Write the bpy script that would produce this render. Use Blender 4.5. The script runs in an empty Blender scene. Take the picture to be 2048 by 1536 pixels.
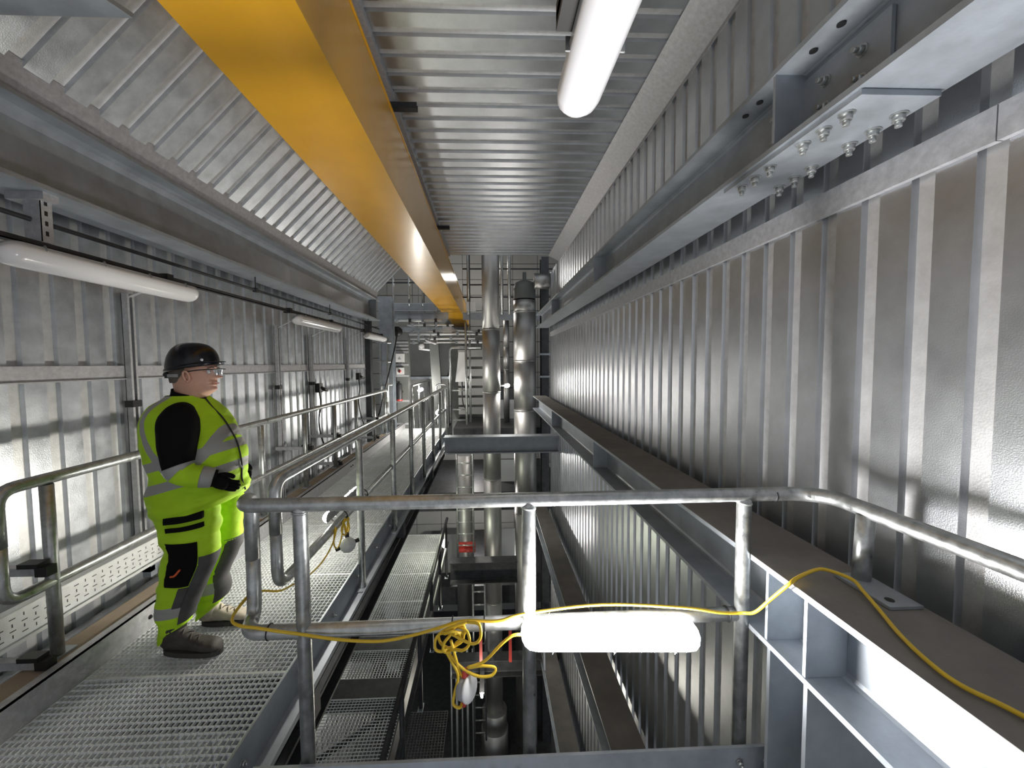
import bpy, math, random
from mathutils import Vector, Matrix, noise
random.seed(4)
C = bpy.context.scene.collection
PI = math.pi

# ---------------------------------------------------------------- camera, world, exposure
cd = bpy.data.cameras.new('camera'); cam = bpy.data.objects.new('camera', cd); C.objects.link(cam)
cd.sensor_width = 36; cd.lens = 790/2048*36; cd.shift_x = (1024-1007)/2048; cd.clip_start = .02
right = Vector((0.9992496, -0.0378964, -0.00800673)); down = Vector((-0.00996579, -0.05179175, -0.99860818)); fwd = Vector((0.03742898, 0.99793861, -0.05213055))
mw = Matrix((right, -down, -fwd)).transposed().to_4x4(); mw.translation = Vector((0, 0, 1.69))
cam.matrix_world = mw
bpy.context.scene.camera = cam
w = bpy.data.worlds.new('world'); bpy.context.scene.world = w; w.use_nodes = True
w.node_tree.nodes['Background'].inputs[0].default_value = (.93, .96, 1, 1)
w.node_tree.nodes['Background'].inputs[1].default_value = .5
vs = bpy.context.scene.view_settings
vs.view_transform = 'Standard'; vs.look = 'None'; vs.gamma = 1; vs.exposure = 0.0; vs.use_curve_mapping = False
TUBE = 210.0          # emission of the lit work lights

# ---------------------------------------------------------------- materials
def mat(name, col, rough=.5, metal=0, emit=None, es=0, nscale=0, namt=0, bump=0, bscale=60, rvar=0, coat=0, stretch=(1,1,1), spec=.5):
    m = bpy.data.materials.new(name); m.use_nodes = True
    t = m.node_tree; b = t.nodes['Principled BSDF']
    b.inputs['Base Color'].default_value = (*col, 1); b.inputs['Roughness'].default_value = rough; b.inputs['Metallic'].default_value = metal
    b.inputs['Specular IOR Level'].default_value = spec
    if coat: b.inputs['Coat Weight'].default_value = coat; b.inputs['Coat Roughness'].default_value = .15
    if emit: b.inputs['Emission Color'].default_value = (*emit, 1); b.inputs['Emission Strength'].default_value = es
    if nscale or bump:
        tc = t.nodes.new('ShaderNodeTexCoord'); mp = t.nodes.new('ShaderNodeMapping'); mp.inputs['Scale'].default_value = stretch
        t.links.new(tc.outputs['Object'], mp.inputs[0])
    if nscale:
        n = t.nodes.new('ShaderNodeTexNoise'); n.inputs['Scale'].default_value = nscale; n.inputs['Detail'].default_value = 6; n.inputs['Roughness'].default_value = .65
        t.links.new(mp.outputs[0], n.inputs['Vector'])
        r = t.nodes.new('ShaderNodeValToRGB'); r.color_ramp.elements[0].position = .3; r.color_ramp.elements[1].position = .7
        r.color_ramp.elements[0].color = (*[max(0, c*(1-namt)) for c in col], 1); r.color_ramp.elements[1].color = (*[min(1, c*(1+namt)) for c in col], 1)
        t.links.new(n.outputs[0], r.inputs[0]); t.links.new(r.outputs[0], b.inputs['Base Color'])
        if rvar:
            mr = t.nodes.new('ShaderNodeMapRange'); mr.inputs['From Min'].default_value = .3; mr.inputs['From Max'].default_value = .7
            mr.inputs['To Min'].default_value = rough-rvar; mr.inputs['To Max'].default_value = rough+rvar
            t.links.new(n.outputs[0], mr.inputs[0]); t.links.new(mr.outputs[0], b.inputs['Roughness'])
    if bump:
        n2 = t.nodes.new('ShaderNodeTexNoise'); n2.inputs['Scale'].default_value = bscale; n2.inputs['Detail'].default_value = 2
        bp = t.nodes.new('ShaderNodeBump'); bp.inputs['Strength'].default_value = bump; bp.inputs['Distance'].default_value = .004
        t.links.new(mp.outputs[0], n2.inputs['Vector']); t.links.new(n2.outputs[0], bp.inputs['Height']); t.links.new(bp.outputs[0], b.inputs['Normal'])
    return m
SHEET = mat('galvanised_sheet', (.58, .60, .63), .34, .92, nscale=4, namt=.12, bump=.16, bscale=210, rvar=.025)
GROOVE = mat('galvanised_sheet_groove', (.64, .645, .65), .42, .6, nscale=14, namt=.12, bump=.15, bscale=160)
SHEETL = mat('galvanised_sheet_dull', (.60, .625, .66), .37, .88, nscale=7, namt=.18, bump=.2, bscale=160, rvar=.06)
FLASH = mat('galvanised_flashing', (.50, .505, .53), .45, .4, nscale=30, namt=.18, bump=.2, bscale=140, rvar=.05)
STEEL = mat('galvanised_beam', (.37, .405, .445), .5, .55, nscale=6, namt=.18, bump=.12, bscale=50, rvar=.08)
DUST = mat('dusty_flange', (.20, .19, .18), .85, .1, nscale=3, namt=.18, bump=.1)
TANDUST = mat('tan_dust_flange', (.36, .29, .22), .9, 0, nscale=4, namt=.15)
PIPE = mat('galvanised_tube', (.47, .49, .49), .36, .8, nscale=22, namt=.28, bump=.1, bscale=90, rvar=.1)
GRATE = mat('galvanised_grating', (.74, .76, .77), .42, .3, nscale=9, namt=.1)
YELLOW = mat('yellow_crane_paint', (.80, .41, .012), .3, 0, nscale=2.2, namt=.06, bump=.12, bscale=22, coat=.2)
CLAD = mat('aluminium_pipe_cladding', (.50, .50, .495), .48, .95, nscale=4, namt=.12, bump=.1, bscale=25, stretch=(1, 1, .3), rvar=.05)
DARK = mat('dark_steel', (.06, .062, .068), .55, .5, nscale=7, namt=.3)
BLACK = mat('black_rubber', (.012, .012, .013), .5)
PANEL = mat('grey_cladding_panel', (.34, .345, .335), .6, .1, nscale=1.5, namt=.06)
TANK = mat('grey_painted_duct', (.17, .18, .175), .6, .2, nscale=2, namt=.12)
OFFW = mat('white_diffuser', (.80, .80, .83), .22, 0, coat=.3)
HOUSE = mat('grey_lamp_housing', (.33, .34, .35), .4)
WHITEBOX = mat('white_box_plastic', (.72, .73, .74), .45)
CABLE = mat('yellow_cable', (.74, .50, .03), .45)
RED = mat('red_gland', (.60, .07, .06), .4)
LIT = mat('lit_tube', (1, 1, 1), .3, emit=(1, .97, .95), es=TUBE)
LITW = mat('lit_lamp_warm', (1, 1, 1), .3, emit=(1, .95, .85), es=130)
SKIN = mat('skin', (.58, .33, .24), .5, nscale=14, namt=.1)
HAIR = mat('short_grey_hair', (.10, .085, .075), .8)
HAT = mat('black_helmet_shell', (.005, .005, .008), .25, coat=.15, spec=.35)
BFAB = mat('black_fabric', (.006, .006, .007), .95, spec=.15)
GREYFAB = mat('charcoal_fabric', (.07, .07, .07), .8, nscale=10, namt=.3)
REFL = mat('reflective_tape', (.33, .34, .34), .45, .1)
BOOT = mat('dark_boot_leather', (.045, .04, .036), .65, nscale=16, namt=.5, bump=.3)
BOOTL = mat('pale_tan_boot_leather', (.42, .38, .31), .75, nscale=16, namt=.25, bump=.3)  # far boot's leather, paler than the near boot's
SOLE = mat('boot_sole', (.05, .048, .045), .8)
LENS = mat('clear_lens', (.9, .95, 1), .05); LENS.node_tree.nodes['Principled BSDF'].inputs['Transmission Weight'].default_value = .9
ORANGE = mat('orange_tab', (.75, .12, .03), .5)

def hivis(name, spec):
    """yellow cloth with reflective bands given as (kind, params) masks in object space"""
    m = bpy.data.materials.new(name); m.use_nodes = True; t = m.node_tree; b = t.nodes['Principled BSDF']; b.inputs['Roughness'].default_value = .75
    tc = t.nodes.new('ShaderNodeTexCoord'); sp = t.nodes.new('ShaderNodeSeparateXYZ'); t.links.new(tc.outputs['Object'], sp.inputs[0])
    def M(op, a, b_=0., c=0.):
        n = t.nodes.new('ShaderNodeMath'); n.operation = op
        for i, v in enumerate((a, b_, c)):
            if isinstance(v, (int, float)): n.inputs[i].default_value = v
            else: t.links.new(v, n.inputs[i])
        return n.outputs[0]
    X, Y, Z = sp.outputs
    acc = 0.0
    for k in spec:
        if k[0] == 'band':      # z - s*(x-x0) in [a,b]
            _, s, x0, a, b_ = k
            v = M('SUBTRACT', Z, M('MULTIPLY', M('SUBTRACT', X, x0), s))
            q = M('MULTIPLY', M('GREATER_THAN', v, a), M('LESS_THAN', v, b_))
        elif k[0] == 'ring':    # ring about the armhole, above zmin
            _, x0, z0, r0, r1, zm = k
            r = M('SQRT', M('ADD', M('POWER', M('ABSOLUTE', M('SUBTRACT', X, x0)), 2.), M('POWER', M('ABSOLUTE', M('MULTIPLY', M('SUBTRACT', Z, z0), .72)), 2.)))
            q = M('MULTIPLY', M('MULTIPLY', M('GREATER_THAN', r, r0), M('LESS_THAN', r, r1)), M('GREATER_THAN', Z, zm))
        acc = M('MAXIMUM', acc, q)
    n = t.nodes.new('ShaderNodeTexNoise'); n.inputs['Scale'].default_value = 9; t.links.new(tc.outputs['Object'], n.inputs['Vector'])
    r = t.nodes.new('ShaderNodeValToRGB'); r.color_ramp.elements[0].color = (.36, .60, .008, 1); r.color_ramp.elements[1].color = (.50, .84, .015, 1)
    t.links.new(n.outputs[0], r.inputs[0])
    mx = t.nodes.new('ShaderNodeMix'); mx.data_type = 'RGBA'; (t.links.new(acc, mx.inputs[0]) if not isinstance(acc, float) else setattr(mx.inputs[0], 'default_value', 0)); t.links.new(r.outputs[0], mx.inputs[6]); mx.inputs[7].default_value = (.33, .34, .33, 1)
    t.links.new(mx.outputs[2], b.inputs['Base Color'])
    bp = t.nodes.new('ShaderNodeBump'); bp.inputs['Strength'].default_value = .5; bp.inputs['Distance'].default_value = .02
    n2 = t.nodes.new('ShaderNodeTexNoise'); n2.inputs['Scale'].default_value = 14; mp = t.nodes.new('ShaderNodeMapping'); mp.inputs['Scale'].default_value = (.5, .5, 1.4)
    t.links.new(tc.outputs['Object'], mp.inputs[0]); t.links.new(mp.outputs[0], n2.inputs['Vector']); t.links.new(n2.outputs[0], bp.inputs['Height']); t.links.new(bp.outputs[0], b.inputs['Normal'])
    return m
JACKET = hivis('hi_vis_jacket', [('band', .28, -1.75, 1.135, 1.19), ('band', .28, -1.75, 1.005, 1.06), ('ring', -1.745, 1.345, .150, .192, 1.10)])
TROUS = hivis('hi_vis_trousers', [('band', .12, -1.85, .235, .305)])
SLEEVE = hivis('hi_vis_sleeve', [])

# ---------------------------------------------------------------- mesh builder
class MB:
    def __init__(s): s.v = []; s.f = []; s.sm = []; s.mi = []; s.m2 = None
    def add(s, vs_, fs, smooth=False):
        o = len(s.v); s.v += [tuple(v) for v in vs_]; s.f += [tuple(i+o for i in f) for f in fs]; s.sm += [smooth]*len(fs); return s
    def box(s, x0, y0, z0, x1, y1, z1):
        return s.add([(x, y, z) for z in (z0, z1) for y in (y0, y1) for x in (x0, x1)], [(0,2,3,1), (4,5,7,6), (0,1,5,4), (2,6,7,3), (0,4,6,2), (1,3,7,5)])
    def bar(s, p, q, a, b=None, up=(0, 0, 1)):
        """rectangular bar p->q, a wide (sideways), b high"""
        b = b or a; p, q = Vector(p), Vector(q); d = (q-p).normalized(); u = Vector(up)
        if abs(d.dot(u)) > .98: u = Vector((0, 1, 0))
        sd = d.cross(u).normalized(); u = sd.cross(d)
        c = [e + sd*x*a/2 + u*y*b/2 for e in (p, q) for x, y in ((-1,-1), (1,-1), (1,1), (-1,1))]
        return s.add(c, [(0,1,2,3), (7,6,5,4), (0,4,5,1), (1,5,6,2), (2,6,7,3), (3,7,4,0)])
    def prism(s, poly, ax, a0, a1):
        """poly in the two other axes (order x,y,z without ax) extruded along ax"""
        def P(u, v, a): l = [u, v]; l.insert(ax, a); return l
        n = len(poly); vv = [P(u, v, a0) for u, v in poly] + [P(u, v, a1) for u, v in poly]
        return s.add(vv, [tuple(range(n)), tuple(range(2*n-1, n-1, -1))] + [(i, i+n, (i+1) % n+n, (i+1) % n) for i in range(n)])
    def tube(s, pts, r, n=14, caps=True, closed=False):
        pts = [Vector(p) for p in pts]; R = r if isinstance(r, (list, tuple)) else [r]*len(pts)
        rings = []; prev = None
        for i, p in enumerate(pts):
            a = pts[i-1] if (i or closed) else pts[i]; b = pts[(i+1) % len(pts)] if (i < len(pts)-1 or closed) else pts[i]
            d = (b-a).normalized()
            if prev is None:
                u = Vector((0, 0, 1)) if abs(d.z) < .9 else Vector((1, 0, 0)); u = (u - d*u.dot(d)).normalized()
            else: u = (prev - d*prev.dot(d)).normalized()
            prev = u; w_ = d.cross(u)
            rings.append([p + (u*math.cos(2*PI*k/n) + w_*math.sin(2*PI*k/n))*R[i] for k in range(n)])
        vv = [v for g in rings for v in g]; ff = []
        m = len(pts); last = m if closed else m-1
        for i in range(last):
            for k in range(n): ff.append((i*n+k, i*n+(k+1) % n, ((i+1) % m)*n+(k+1) % n, ((i+1) % m)*n+k))
        s.add(vv, ff, True)
        if caps and not closed:
            o = len(s.v)-len(vv)
            s.f += [tuple(o+k for k in range(n-1, -1, -1)), tuple(o+(m-1)*n+k for k in range(n))]; s.sm += [False, False]
        return s
    def cyl(s, p, q, r, n=16): return s.tube([p, q], r, n)
    def lathe(s, c, ax, prof, n=24):
        """prof: (radius, height along ax) from centre c"""
        ax = Vector(ax).normalized(); u = Vector((0, 0, 1)) if abs(ax.z) < .9 else Vector((1, 0, 0)); u = (u-ax*u.dot(ax)).normalized(); w_ = ax.cross(u); c = Vector(c)
        vv = [c + ax*h + (u*math.cos(2*PI*k/n)+w_*math.sin(2*PI*k/n))*max(r, 1e-4) for r, h in prof for k in range(n)]
        return s.add(vv, [(i*n+k, i*n+(k+1) % n, (i+1)*n+(k+1) % n, (i+1)*n+k) for i in range(len(prof)-1) for k in range(n)], True)
    def grid(s, F, nu, nv, wrap=False, smooth=True):
        vv = [F(i/(nu if wrap else nu-1), j/(nv-1)) for j in range(nv) for i in range(nu)]
        ff = [(j*nu+i, j*nu+(i+1) % nu, (j+1)*nu+(i+1) % nu, (j+1)*nu+i) for j in range(nv-1) for i in range(nu if wrap else nu-1)]
        return s.add(vv, ff, smooth)
    def build(s, name, m, parent=None, **kw):
        me = bpy.data.meshes.new(name); me.from_pydata(s.v, [], s.f); me.polygons.foreach_set('use_smooth', s.sm); me.materials.append(m)
        if s.m2: me.materials.append(s.m2); me.polygons.foreach_set('material_index', s.mi)
        me.update()
        o = bpy.data.objects.new(name, me); C.objects.link(o)
        if parent:
            o.parent = parent; o.matrix_parent_inverse = parent_world(parent).inverted()
        for k, v in kw.items(): o[k] = v
        return o
def parent_world(o):      # meshes are built in world coordinates, only empties carry a location
    return Matrix.Translation(o.location) if o.type == 'EMPTY' else Matrix()
def thing(name, label, cat, loc=(0, 0, 0), group=None):
    o = bpy.data.objects.new(name, None); o.location = loc; C.objects.link(o); o.empty_display_size = .1
    o['label'] = label; o['category'] = cat
    if group: o['group'] = group
    return o
def tag(o, label, cat, group=None):
    o['label'] = label; o['category'] = cat
    if group: o['group'] = group
    return o
def struct(mb, name, m, label=None):
    o = mb.build(name, m); o['kind'] = 'structure'
    if label: o['label'] = label
    return o
def fillet(pts, r, n=6):
    pts = [Vector(p) for p in pts]; out = [pts[0]]
    for a, b, c in zip(pts, pts[1:], pts[2:]):
        d1 = (a-b); d2 = (c-b); l = min(r, d1.length*.49, d2.length*.49); p = b+d1.normalized()*l; q = b+d2.normalized()*l
        for k in range(n+1):
            t = k/n; out.append(p*(1-t)**2 + b*2*t*(1-t) + q*t*t)
    out.append(pts[-1]); return out
def smooth_path(pts, n=6):
    P = [Vector(p) for p in pts]; P = [P[0]*2-P[1]] + P + [P[-1]*2-P[-2]]; out = []
    for i in range(1, len(P)-2):
        a, b, c, d = P[i-1:i+3]
        for k in range(n):
            t = k/n; out.append(.5*((2*b)+(-a+c)*t+(2*a-5*b+4*c-d)*t*t+(-a+3*b-3*c+d)*t**3))
    out.append(P[-2]); return out

def corrugated(F, s0, s1, phase, t0, t1, depth=.022, pitch=.2, pan=.120, sl=.008, tn=2):
    """F(s,t,d)->point; grooves centred on phase+k*pitch, d>0 away from the viewer"""
    pr = []; k = math.floor((s0-phase)/pitch)
    g = (pitch-pan)/2
    while True:
        c = phase+k*pitch
        for a, d in ((-g, 0), (-g+sl, depth), (g-sl, depth), (g, 0)):
            pr.append((c+a, d))
        if c > s1: break
        k += 1
    pr = [p for p in pr if s0 <= p[0] <= s1]; pr = [(s0, 0)] + pr + [(s1, 0)]
    mb = MB(); n = len(pr)
    for j in range(tn):
        t = t0+(t1-t0)*j/(tn-1)
        mb.v += [tuple(F(s, t, d)) for s, d in pr]
    for j in range(tn-1):
        for i in range(n-1):
            mb.f.append((j*n+i, j*n+i+1, (j+1)*n+i+1, (j+1)*n+i)); mb.sm.append(False)
            mb.mi.append(1 if pr[i][1] > 0 and pr[i+1][1] > 0 else 0)
    mb.m2 = GROOVE; return mb

# ================================================================= SETTING
struct(corrugated(lambda s, t, d: (1.60+d, s, t), -1.5, 10.2, .026, -9, 4.0), 'wall_right', SHEET)
struct(corrugated(lambda s, t, d: (-2.77-d, s, t), -1.2, 9.0, .02, -9, 3.6), 'wall_left', SHEETL)
struct(corrugated(lambda s, t, d: (t, s, 4.09+d), -1.5, 8.9, .01, -1.48, 1.62), 'ceiling', SHEET)
k = math.sqrt(.5)
struct(corrugated(lambda s, t, d: (-1.49-t*k-d*k, s, 4.09-t*k+d*k), -1.5, 8.6, .15, 0, 1.23), 'ceiling_slope', SHEETL)
struct(MB().box(-7, -2, -9.1, 7, 18, -9), 'floor', DARK)
# wall_back: pale cladding panels with dark joints, far hall
mb = MB()
for i in range(16):
    for j in range(26):
        x = -8+i*1.0; z = -8.6+j*.62
        mb.box(x+.008, 16.0, z+.012, x+.992, 16.05, z+.608)
struct(mb, 'wall_back', PANEL)
struct(MB().box(-8, 16.05, -9, 8, 16.1, 8), 'wall_backing', DARK)
struct(MB().box(-8, 8.95, 7.4, 8, 16.1, 7.5), 'ceiling_far', DARK)
struct(MB().box(5.0, 10.2, -9, 5.1, 16, 7.4), 'wall_far_right', TANK)
struct(MB().box(-6.1, 9.0, -9, -6.0, 16, 7.4), 'wall_far_left', TANK)
# flashings
struct(MB().prism([(1.36, 4.085), (1.60, 3.965), (1.60, 3.93), (1.595, 3.93), (1.595, 3.96), (1.355, 4.08)], 1, -1.4, 8.9), 'trim_1', FLASH)
struct(MB().prism([(-2.352, 3.25), (-2.412, 3.09), (-2.418, 3.09), (-2.358, 3.25)], 1, -1.2, 8.7).box(-2.62, -1.2, 3.246, -2.36, 8.7, 3.252), 'trim_2', FLASH)
def seams(x0, x1, z0, z1, ys, name, lip=None):
    mb = MB(); ys = list(ys)
    for a, b in zip(ys, ys[1:]): mb.box(x0, a+.002, z0, x1, b-.002, z1)
    if lip: mb.box(*lip)
    return struct(mb, name, FLASH)
seams(1.575, 1.599, 2.365, 2.475, [-1.4, 1.2, 3.4, 5.6, 7.8, 10.1], 'trim_3')
seams(-2.769, -2.745, 1.60, 1.695, [-1.2, 1.9, 4.1, 5.9, 8.9], 'trim_4', (-2.769, -1.2, 1.592, -2.725, 8.9, 1.60))
seams(-.875, -.815, 4.035, 4.088, [-1.2, 1.2, 3.0, 4.6, 6.8, 8.8], 'trim_5')
struct(MB().box(-2.769, -1.2, -.35, -2.70, 8.9, -.05), 'trim_6', FLASH)

# channel clips hanging by the ceiling strip
for y, wd, lb in ((3.72, .22, 'short grey channel clip on the ceiling strip, nearer one beside the yellow girder'), (6.9, .2, 'short grey channel clip on the ceiling strip, farther one near the pipes')):
    t = thing('channel_clip', lb, 'bracket', (-.85, y, 4.0))
    MB().box(-.9, y-.03, 3.985, -.9+wd+.06, y-.024, 4.034).box(-.9, y+.024, 3.985, -.9+wd+.06, y+.03, 4.034).box(-.9, y-.03, 3.98, -.9+wd+.06, y+.03, 3.986).build('channel', DARK, t)
    MB().box(-.95, y-.09, 3.955, -.86, y-.05, 3.978).box(-.88, y-.09, 3.955, -.86, y-.02, 4.035).build('hook', STEEL, t)

# ================================================================= BEAMS
def ibeam(name, label, x0, x1, z0, z1, y0, y1, m=STEEL, axis=1, tf=.022, tw=.014, web=None, top=None, r=.02):
    """I section: a0..a1 the width; along y (axis=1) or x (axis=0, then x0,x1 are y-range of the width)"""
    t = thing(name, label, 'beam', ((x0+x1)/2, y0, z0) if axis == 1 else (y0, (x0+x1)/2, z0))
    c = web if web is not None else (x0+x1)/2; h = tw/2
    poly = [(x0, z0), (x1, z0), (x1, z0+tf), (c+h+r, z0+tf), (c+h+r*.3, z0+tf+r*.3), (c+h, z0+tf+r), (c+h, z1-tf-r), (c+h+r*.3, z1-tf-r*.3), (c+h+r, z1-tf), (x1, z1-tf), (x1, z1),
            (x0, z1), (x0, z1-tf), (c-h-r, z1-tf), (c-h-r*.3, z1-tf-r*.3), (c-h, z1-tf-r), (c-h, z0+tf+r), (c-h-r*.3, z0+tf+r*.3), (c-h-r, z0+tf), (x0, z0+tf)]
    mb = MB().prism(poly, axis, y0, y1); mb.build('beam_body', m, t)
    if top: MB().box(x0, y0, z1, x1, y1, z1+.002).build('dust_layer', top, t)
    return t
def bolt(p, ax, parent, r=.017, l=.03, m=PIPE):
    ax = Vector(ax); a = Vector(p)
    mb = MB().cyl(a, a+ax*.004, r*1.35, 12).tube([a+ax*.004, a+ax*(.004+l*.62)], r, 6).cyl(a+ax*(.004+l*.6), a+ax*(.004+l*1.15), r*.55, 10)
    return mb.build('bolt', m, parent)

ub = ibeam('upper_beam', 'bluish grey galvanised steel beam with bolted splice plate high along the right wall', 1.20, 1.50, 2.57, 2.90, -1.3, 9.95)
MB().box(1.205, 1.66, 2.592, 1.343, 1.675, 2.878).build('stiffener', STEEL, ub)
MB().box(1.357, 1.66, 2.592, 1.495, 1.675, 2.878).build('stiffener', STEEL, ub)
sp = MB().prism([(1.215, 1.28), (1.485, 1.28), (1.485, 2.03), (1.215, 2.03)], 2, 2.55, 2.569).build('splice_plate', STEEL, ub)
for y in (1.377, 1.471, 1.567, 1.752, 1.85, 1.947):
    for x in (1.255, 1.445): bolt((x, y, 2.55), (0, 0, -1), sp, .019, .034)
wp = MB().box(1.326, 1.3, 2.62, 1.340, 2.0, 2.85).build('web_plate', STEEL, ub)
for y in (1.40, 1.55, 1.80):
    for z in (2.68, 2.78): bolt((1.326, y, z), (-1, 0, 0), wp, .016, .03)
hb = MB()
for y in (1.05, 1.17, 1.29, 1.41, 1.53, 1.83, 1.93): hb.cyl((1.255, y, 2.8775), (1.255, y, 2.872), .014, 14)
hb.build('bolt_holes', BLACK, ub)
for y in (4.5, 7.5): MB().box(1.205, y, 2.592, 1.343, y+.012, 2.878).build('stiffener', STEEL, ub)

lb = ibeam('lower_beam', 'galvanised steel beam with brown dusty top running along the foot of the right wall', 1.15, 1.49, .50, .838, -1.3, 10.3, top=DUST)
for y in (1.355, 1.555, 4.3, 7.2): MB().box(1.155, y, .523, 1.312, y+.014, .815).build('stiffener', STEEL, lb)
for x0, dz in ((1.15, -2.9), (1.15, -5.8)):
    b_ = ibeam('wall_beam', ('grey steel beam along the right wall one storey below the railing' if dz > -3 else 'grey steel beam along the right wall two storeys down, lowest'), 1.15, 1.49, .50+dz, .838+dz, -1.3, 10.3, top=DUST)
# column under lower beam
t = thing('steel_column', 'grey steel column standing under the lower beam at the right corner', 'column', (1.32, 1.46, -9))
for y in (1.355, 1.548): MB().box(1.165, y, -9, 1.475, y+.018, .498).build('flange', STEEL, t)
MB().box(1.315, 1.373, -9, 1.327, 1.548, .498).build('web', STEEL, t)
# left high beam
ub2 = ibeam('crane_runway_beam', 'dark grey steel beam under the sloping ceiling along the upper left wall', -2.66, -2.36, 2.64, 3.08, -1.1, 8.8, r=.05, tf=.024)
MB().box(-2.655, 8.55, 2.665, -2.365, 8.57, 3.055).build('end_plate', STEEL, ub2)
# top left crosswise beam stub
t = thing('cross_stub', 'grey steel beam stub crossing the top left corner under the ceiling', 'beam', (-2, 1.5, 3.18))
MB().prism([(-2.3, 1.45), (-1.62, 1.45), (-1.48, 1.80), (-2.3, 1.80)], 2, 3.155, 3.175).build('flange', STEEL, t)
MB().box(-2.10, 1.63, 3.175, -1.62, 1.645, 3.40).build('web', STEEL, t)
# cross beams
ibeam('cross_beam', 'dark steel cross beam in front of the two big pipes at walkway level', 8.82, 9.12, -.34, .04, -1.02, 1.585, axis=0, m=STEEL)
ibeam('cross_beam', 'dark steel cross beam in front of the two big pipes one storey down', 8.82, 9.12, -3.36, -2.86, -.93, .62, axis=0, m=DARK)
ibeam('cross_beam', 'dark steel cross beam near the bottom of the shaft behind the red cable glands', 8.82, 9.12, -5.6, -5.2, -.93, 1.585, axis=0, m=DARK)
# yellow crane girder
t = thing('crane_girder', 'long yellow box girder of an overhead crane under the ceiling', 'girder', (-1.04, 0, 3.14))
MB().box(-1.30, -1.2, 3.14, -.755, 15.4, 3.156).build('bottom_plate', YELLOW, t)
MB().box(-1.275, -1.2, 3.156, -.785, 15.4, 3.80).build('web_box', YELLOW, t)
MB().box(-1.28, -1.2, 3.80, -.778, 15.4, 3.82).build('top_plate', YELLOW, t)
MB().box(-1.30, 15.4, 3.13, -.76, 15.42, 3.83).build('end_plate', YELLOW, t)
t = thing('girder_hanger', 'dark hanger plate fixing the yellow girder to the ceiling', 'bracket', (-1.03, 2.0, 3.82))
MB().box(-1.2, 2.0, 3.822, -.9, 2.2, 4.085).build('plate', DARK, t)
for y in (5.0, 8.0):
    o = t.copy(); C.objects.link(o); o.location = (-1.03, y, 3.82); o['label'] = {5.0: 'middle hanger plate above the yellow girder', 8.0: 'far hanger plate above the yellow girder'}[y]
    c = t.children[0].copy(); C.objects.link(c); c.parent = o

# ================================================================= WALKWAYS
def grating(name, x0, x1, y0, y1, z, px=.0278, py=.035, th=.003, h=.019, m=GRATE):
    mb = MB(); n = max(1, round((x1-x0)/px)); d = (x1-x0)/n
    for i in range(n+1): mb.box(x0+i*d-th/2, y0, z-h, x0+i*d+th/2, y1, z)
    n = max(1, round((y1-y0)/py)); d = (y1-y0)/n
    for j in range(n+1):
        e = 2 if j in (0, n) else 1
        mb.box(x0, y0+j*d-th/2*e, z-(h if e == 2 else .010), x1, y0+j*d+th/2*e, z)
    return mb
ys = [-.95, .1, 1.12, 2.14, 3.16, 4.18, 5.2, 6.22, 7.24, 8.26, 9.3, 10.4]
where = ['nearest the photographer', 'beside the front railing foot', 'under the worker', 'just beyond the worker', 'fourth from the front', 'beside the second wall lamp', 'sixth from the front', 'before the wall column', 'beside the end of the left railing', 'far one past the left railing', 'farthest one by the lit lamp']
for a, b, wl in zip(ys, ys[1:], where):
    tag(grating('floor_grating', -2.2, -1.135, a+.004, b-.004, 0).build('floor_grating', GRATE), 'galvanised grating floor panel of the walkway, ' + wl, 'grating', 'upper walkway grating panels')
t = thing('walkway_structure', 'galvanised toe board and stringer frame under the upper walkway', 'walkway', (-1.66, 0, -.25))
MB().box(-2.215, -1, -.06, -2.205, 10.4, .15).box(-2.26, -1, .142, -2.205, 10.4, .15).build('toe_board', FLASH, t)
s_ = MB().box(-1.132, -1, -.20, -1.122, 10.4, .002).box(-1.132, -1, -.205, -1.03, 10.4, -.195).box(-1.038, -1, -.205, -1.03, 10.4, -.16).build('stringer', STEEL, t)
for y in [1.2+.52*i for i in range(17)]: bolt((-1.122, y, -.09), (1, 0, 0), s_, .012, .02)
MB().box(-2.21, -1, -.25, -2.20, 10.4, -.03).build('stringer', STEEL, t)
for y in ys[1:-1]: MB().box(-2.2, y-.03, -.12, -1.135, y+.03, -.03).build('bearer', DARK, t)
for y in (-.2, 2.3, 4.8, 7.3): MB().box(-2.7, y-.06, -.42, -1.05, y+.06, -.21).build('bearer', DARK, t)
for y, z in ((2.56, .05), (3.6, .06), (6.3, .05), (6.38, .05)): bolt((-2.205, y, z+.02), (1, 0, 0), t.children[0], .01, .008, BLACK)
ibeam('ledge_beam', 'steel beam with tan dusty top between toe board and left wall', -2.42, -2.225, -.12, .125, -1.0, 9.0, top=TANDUST)
ibeam('walkway_beam', 'dark steel beam carrying the right edge of the upper walkway', -1.30, -1.10, -.60, -.425, -1.0, 10.3, m=DARK)
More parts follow.
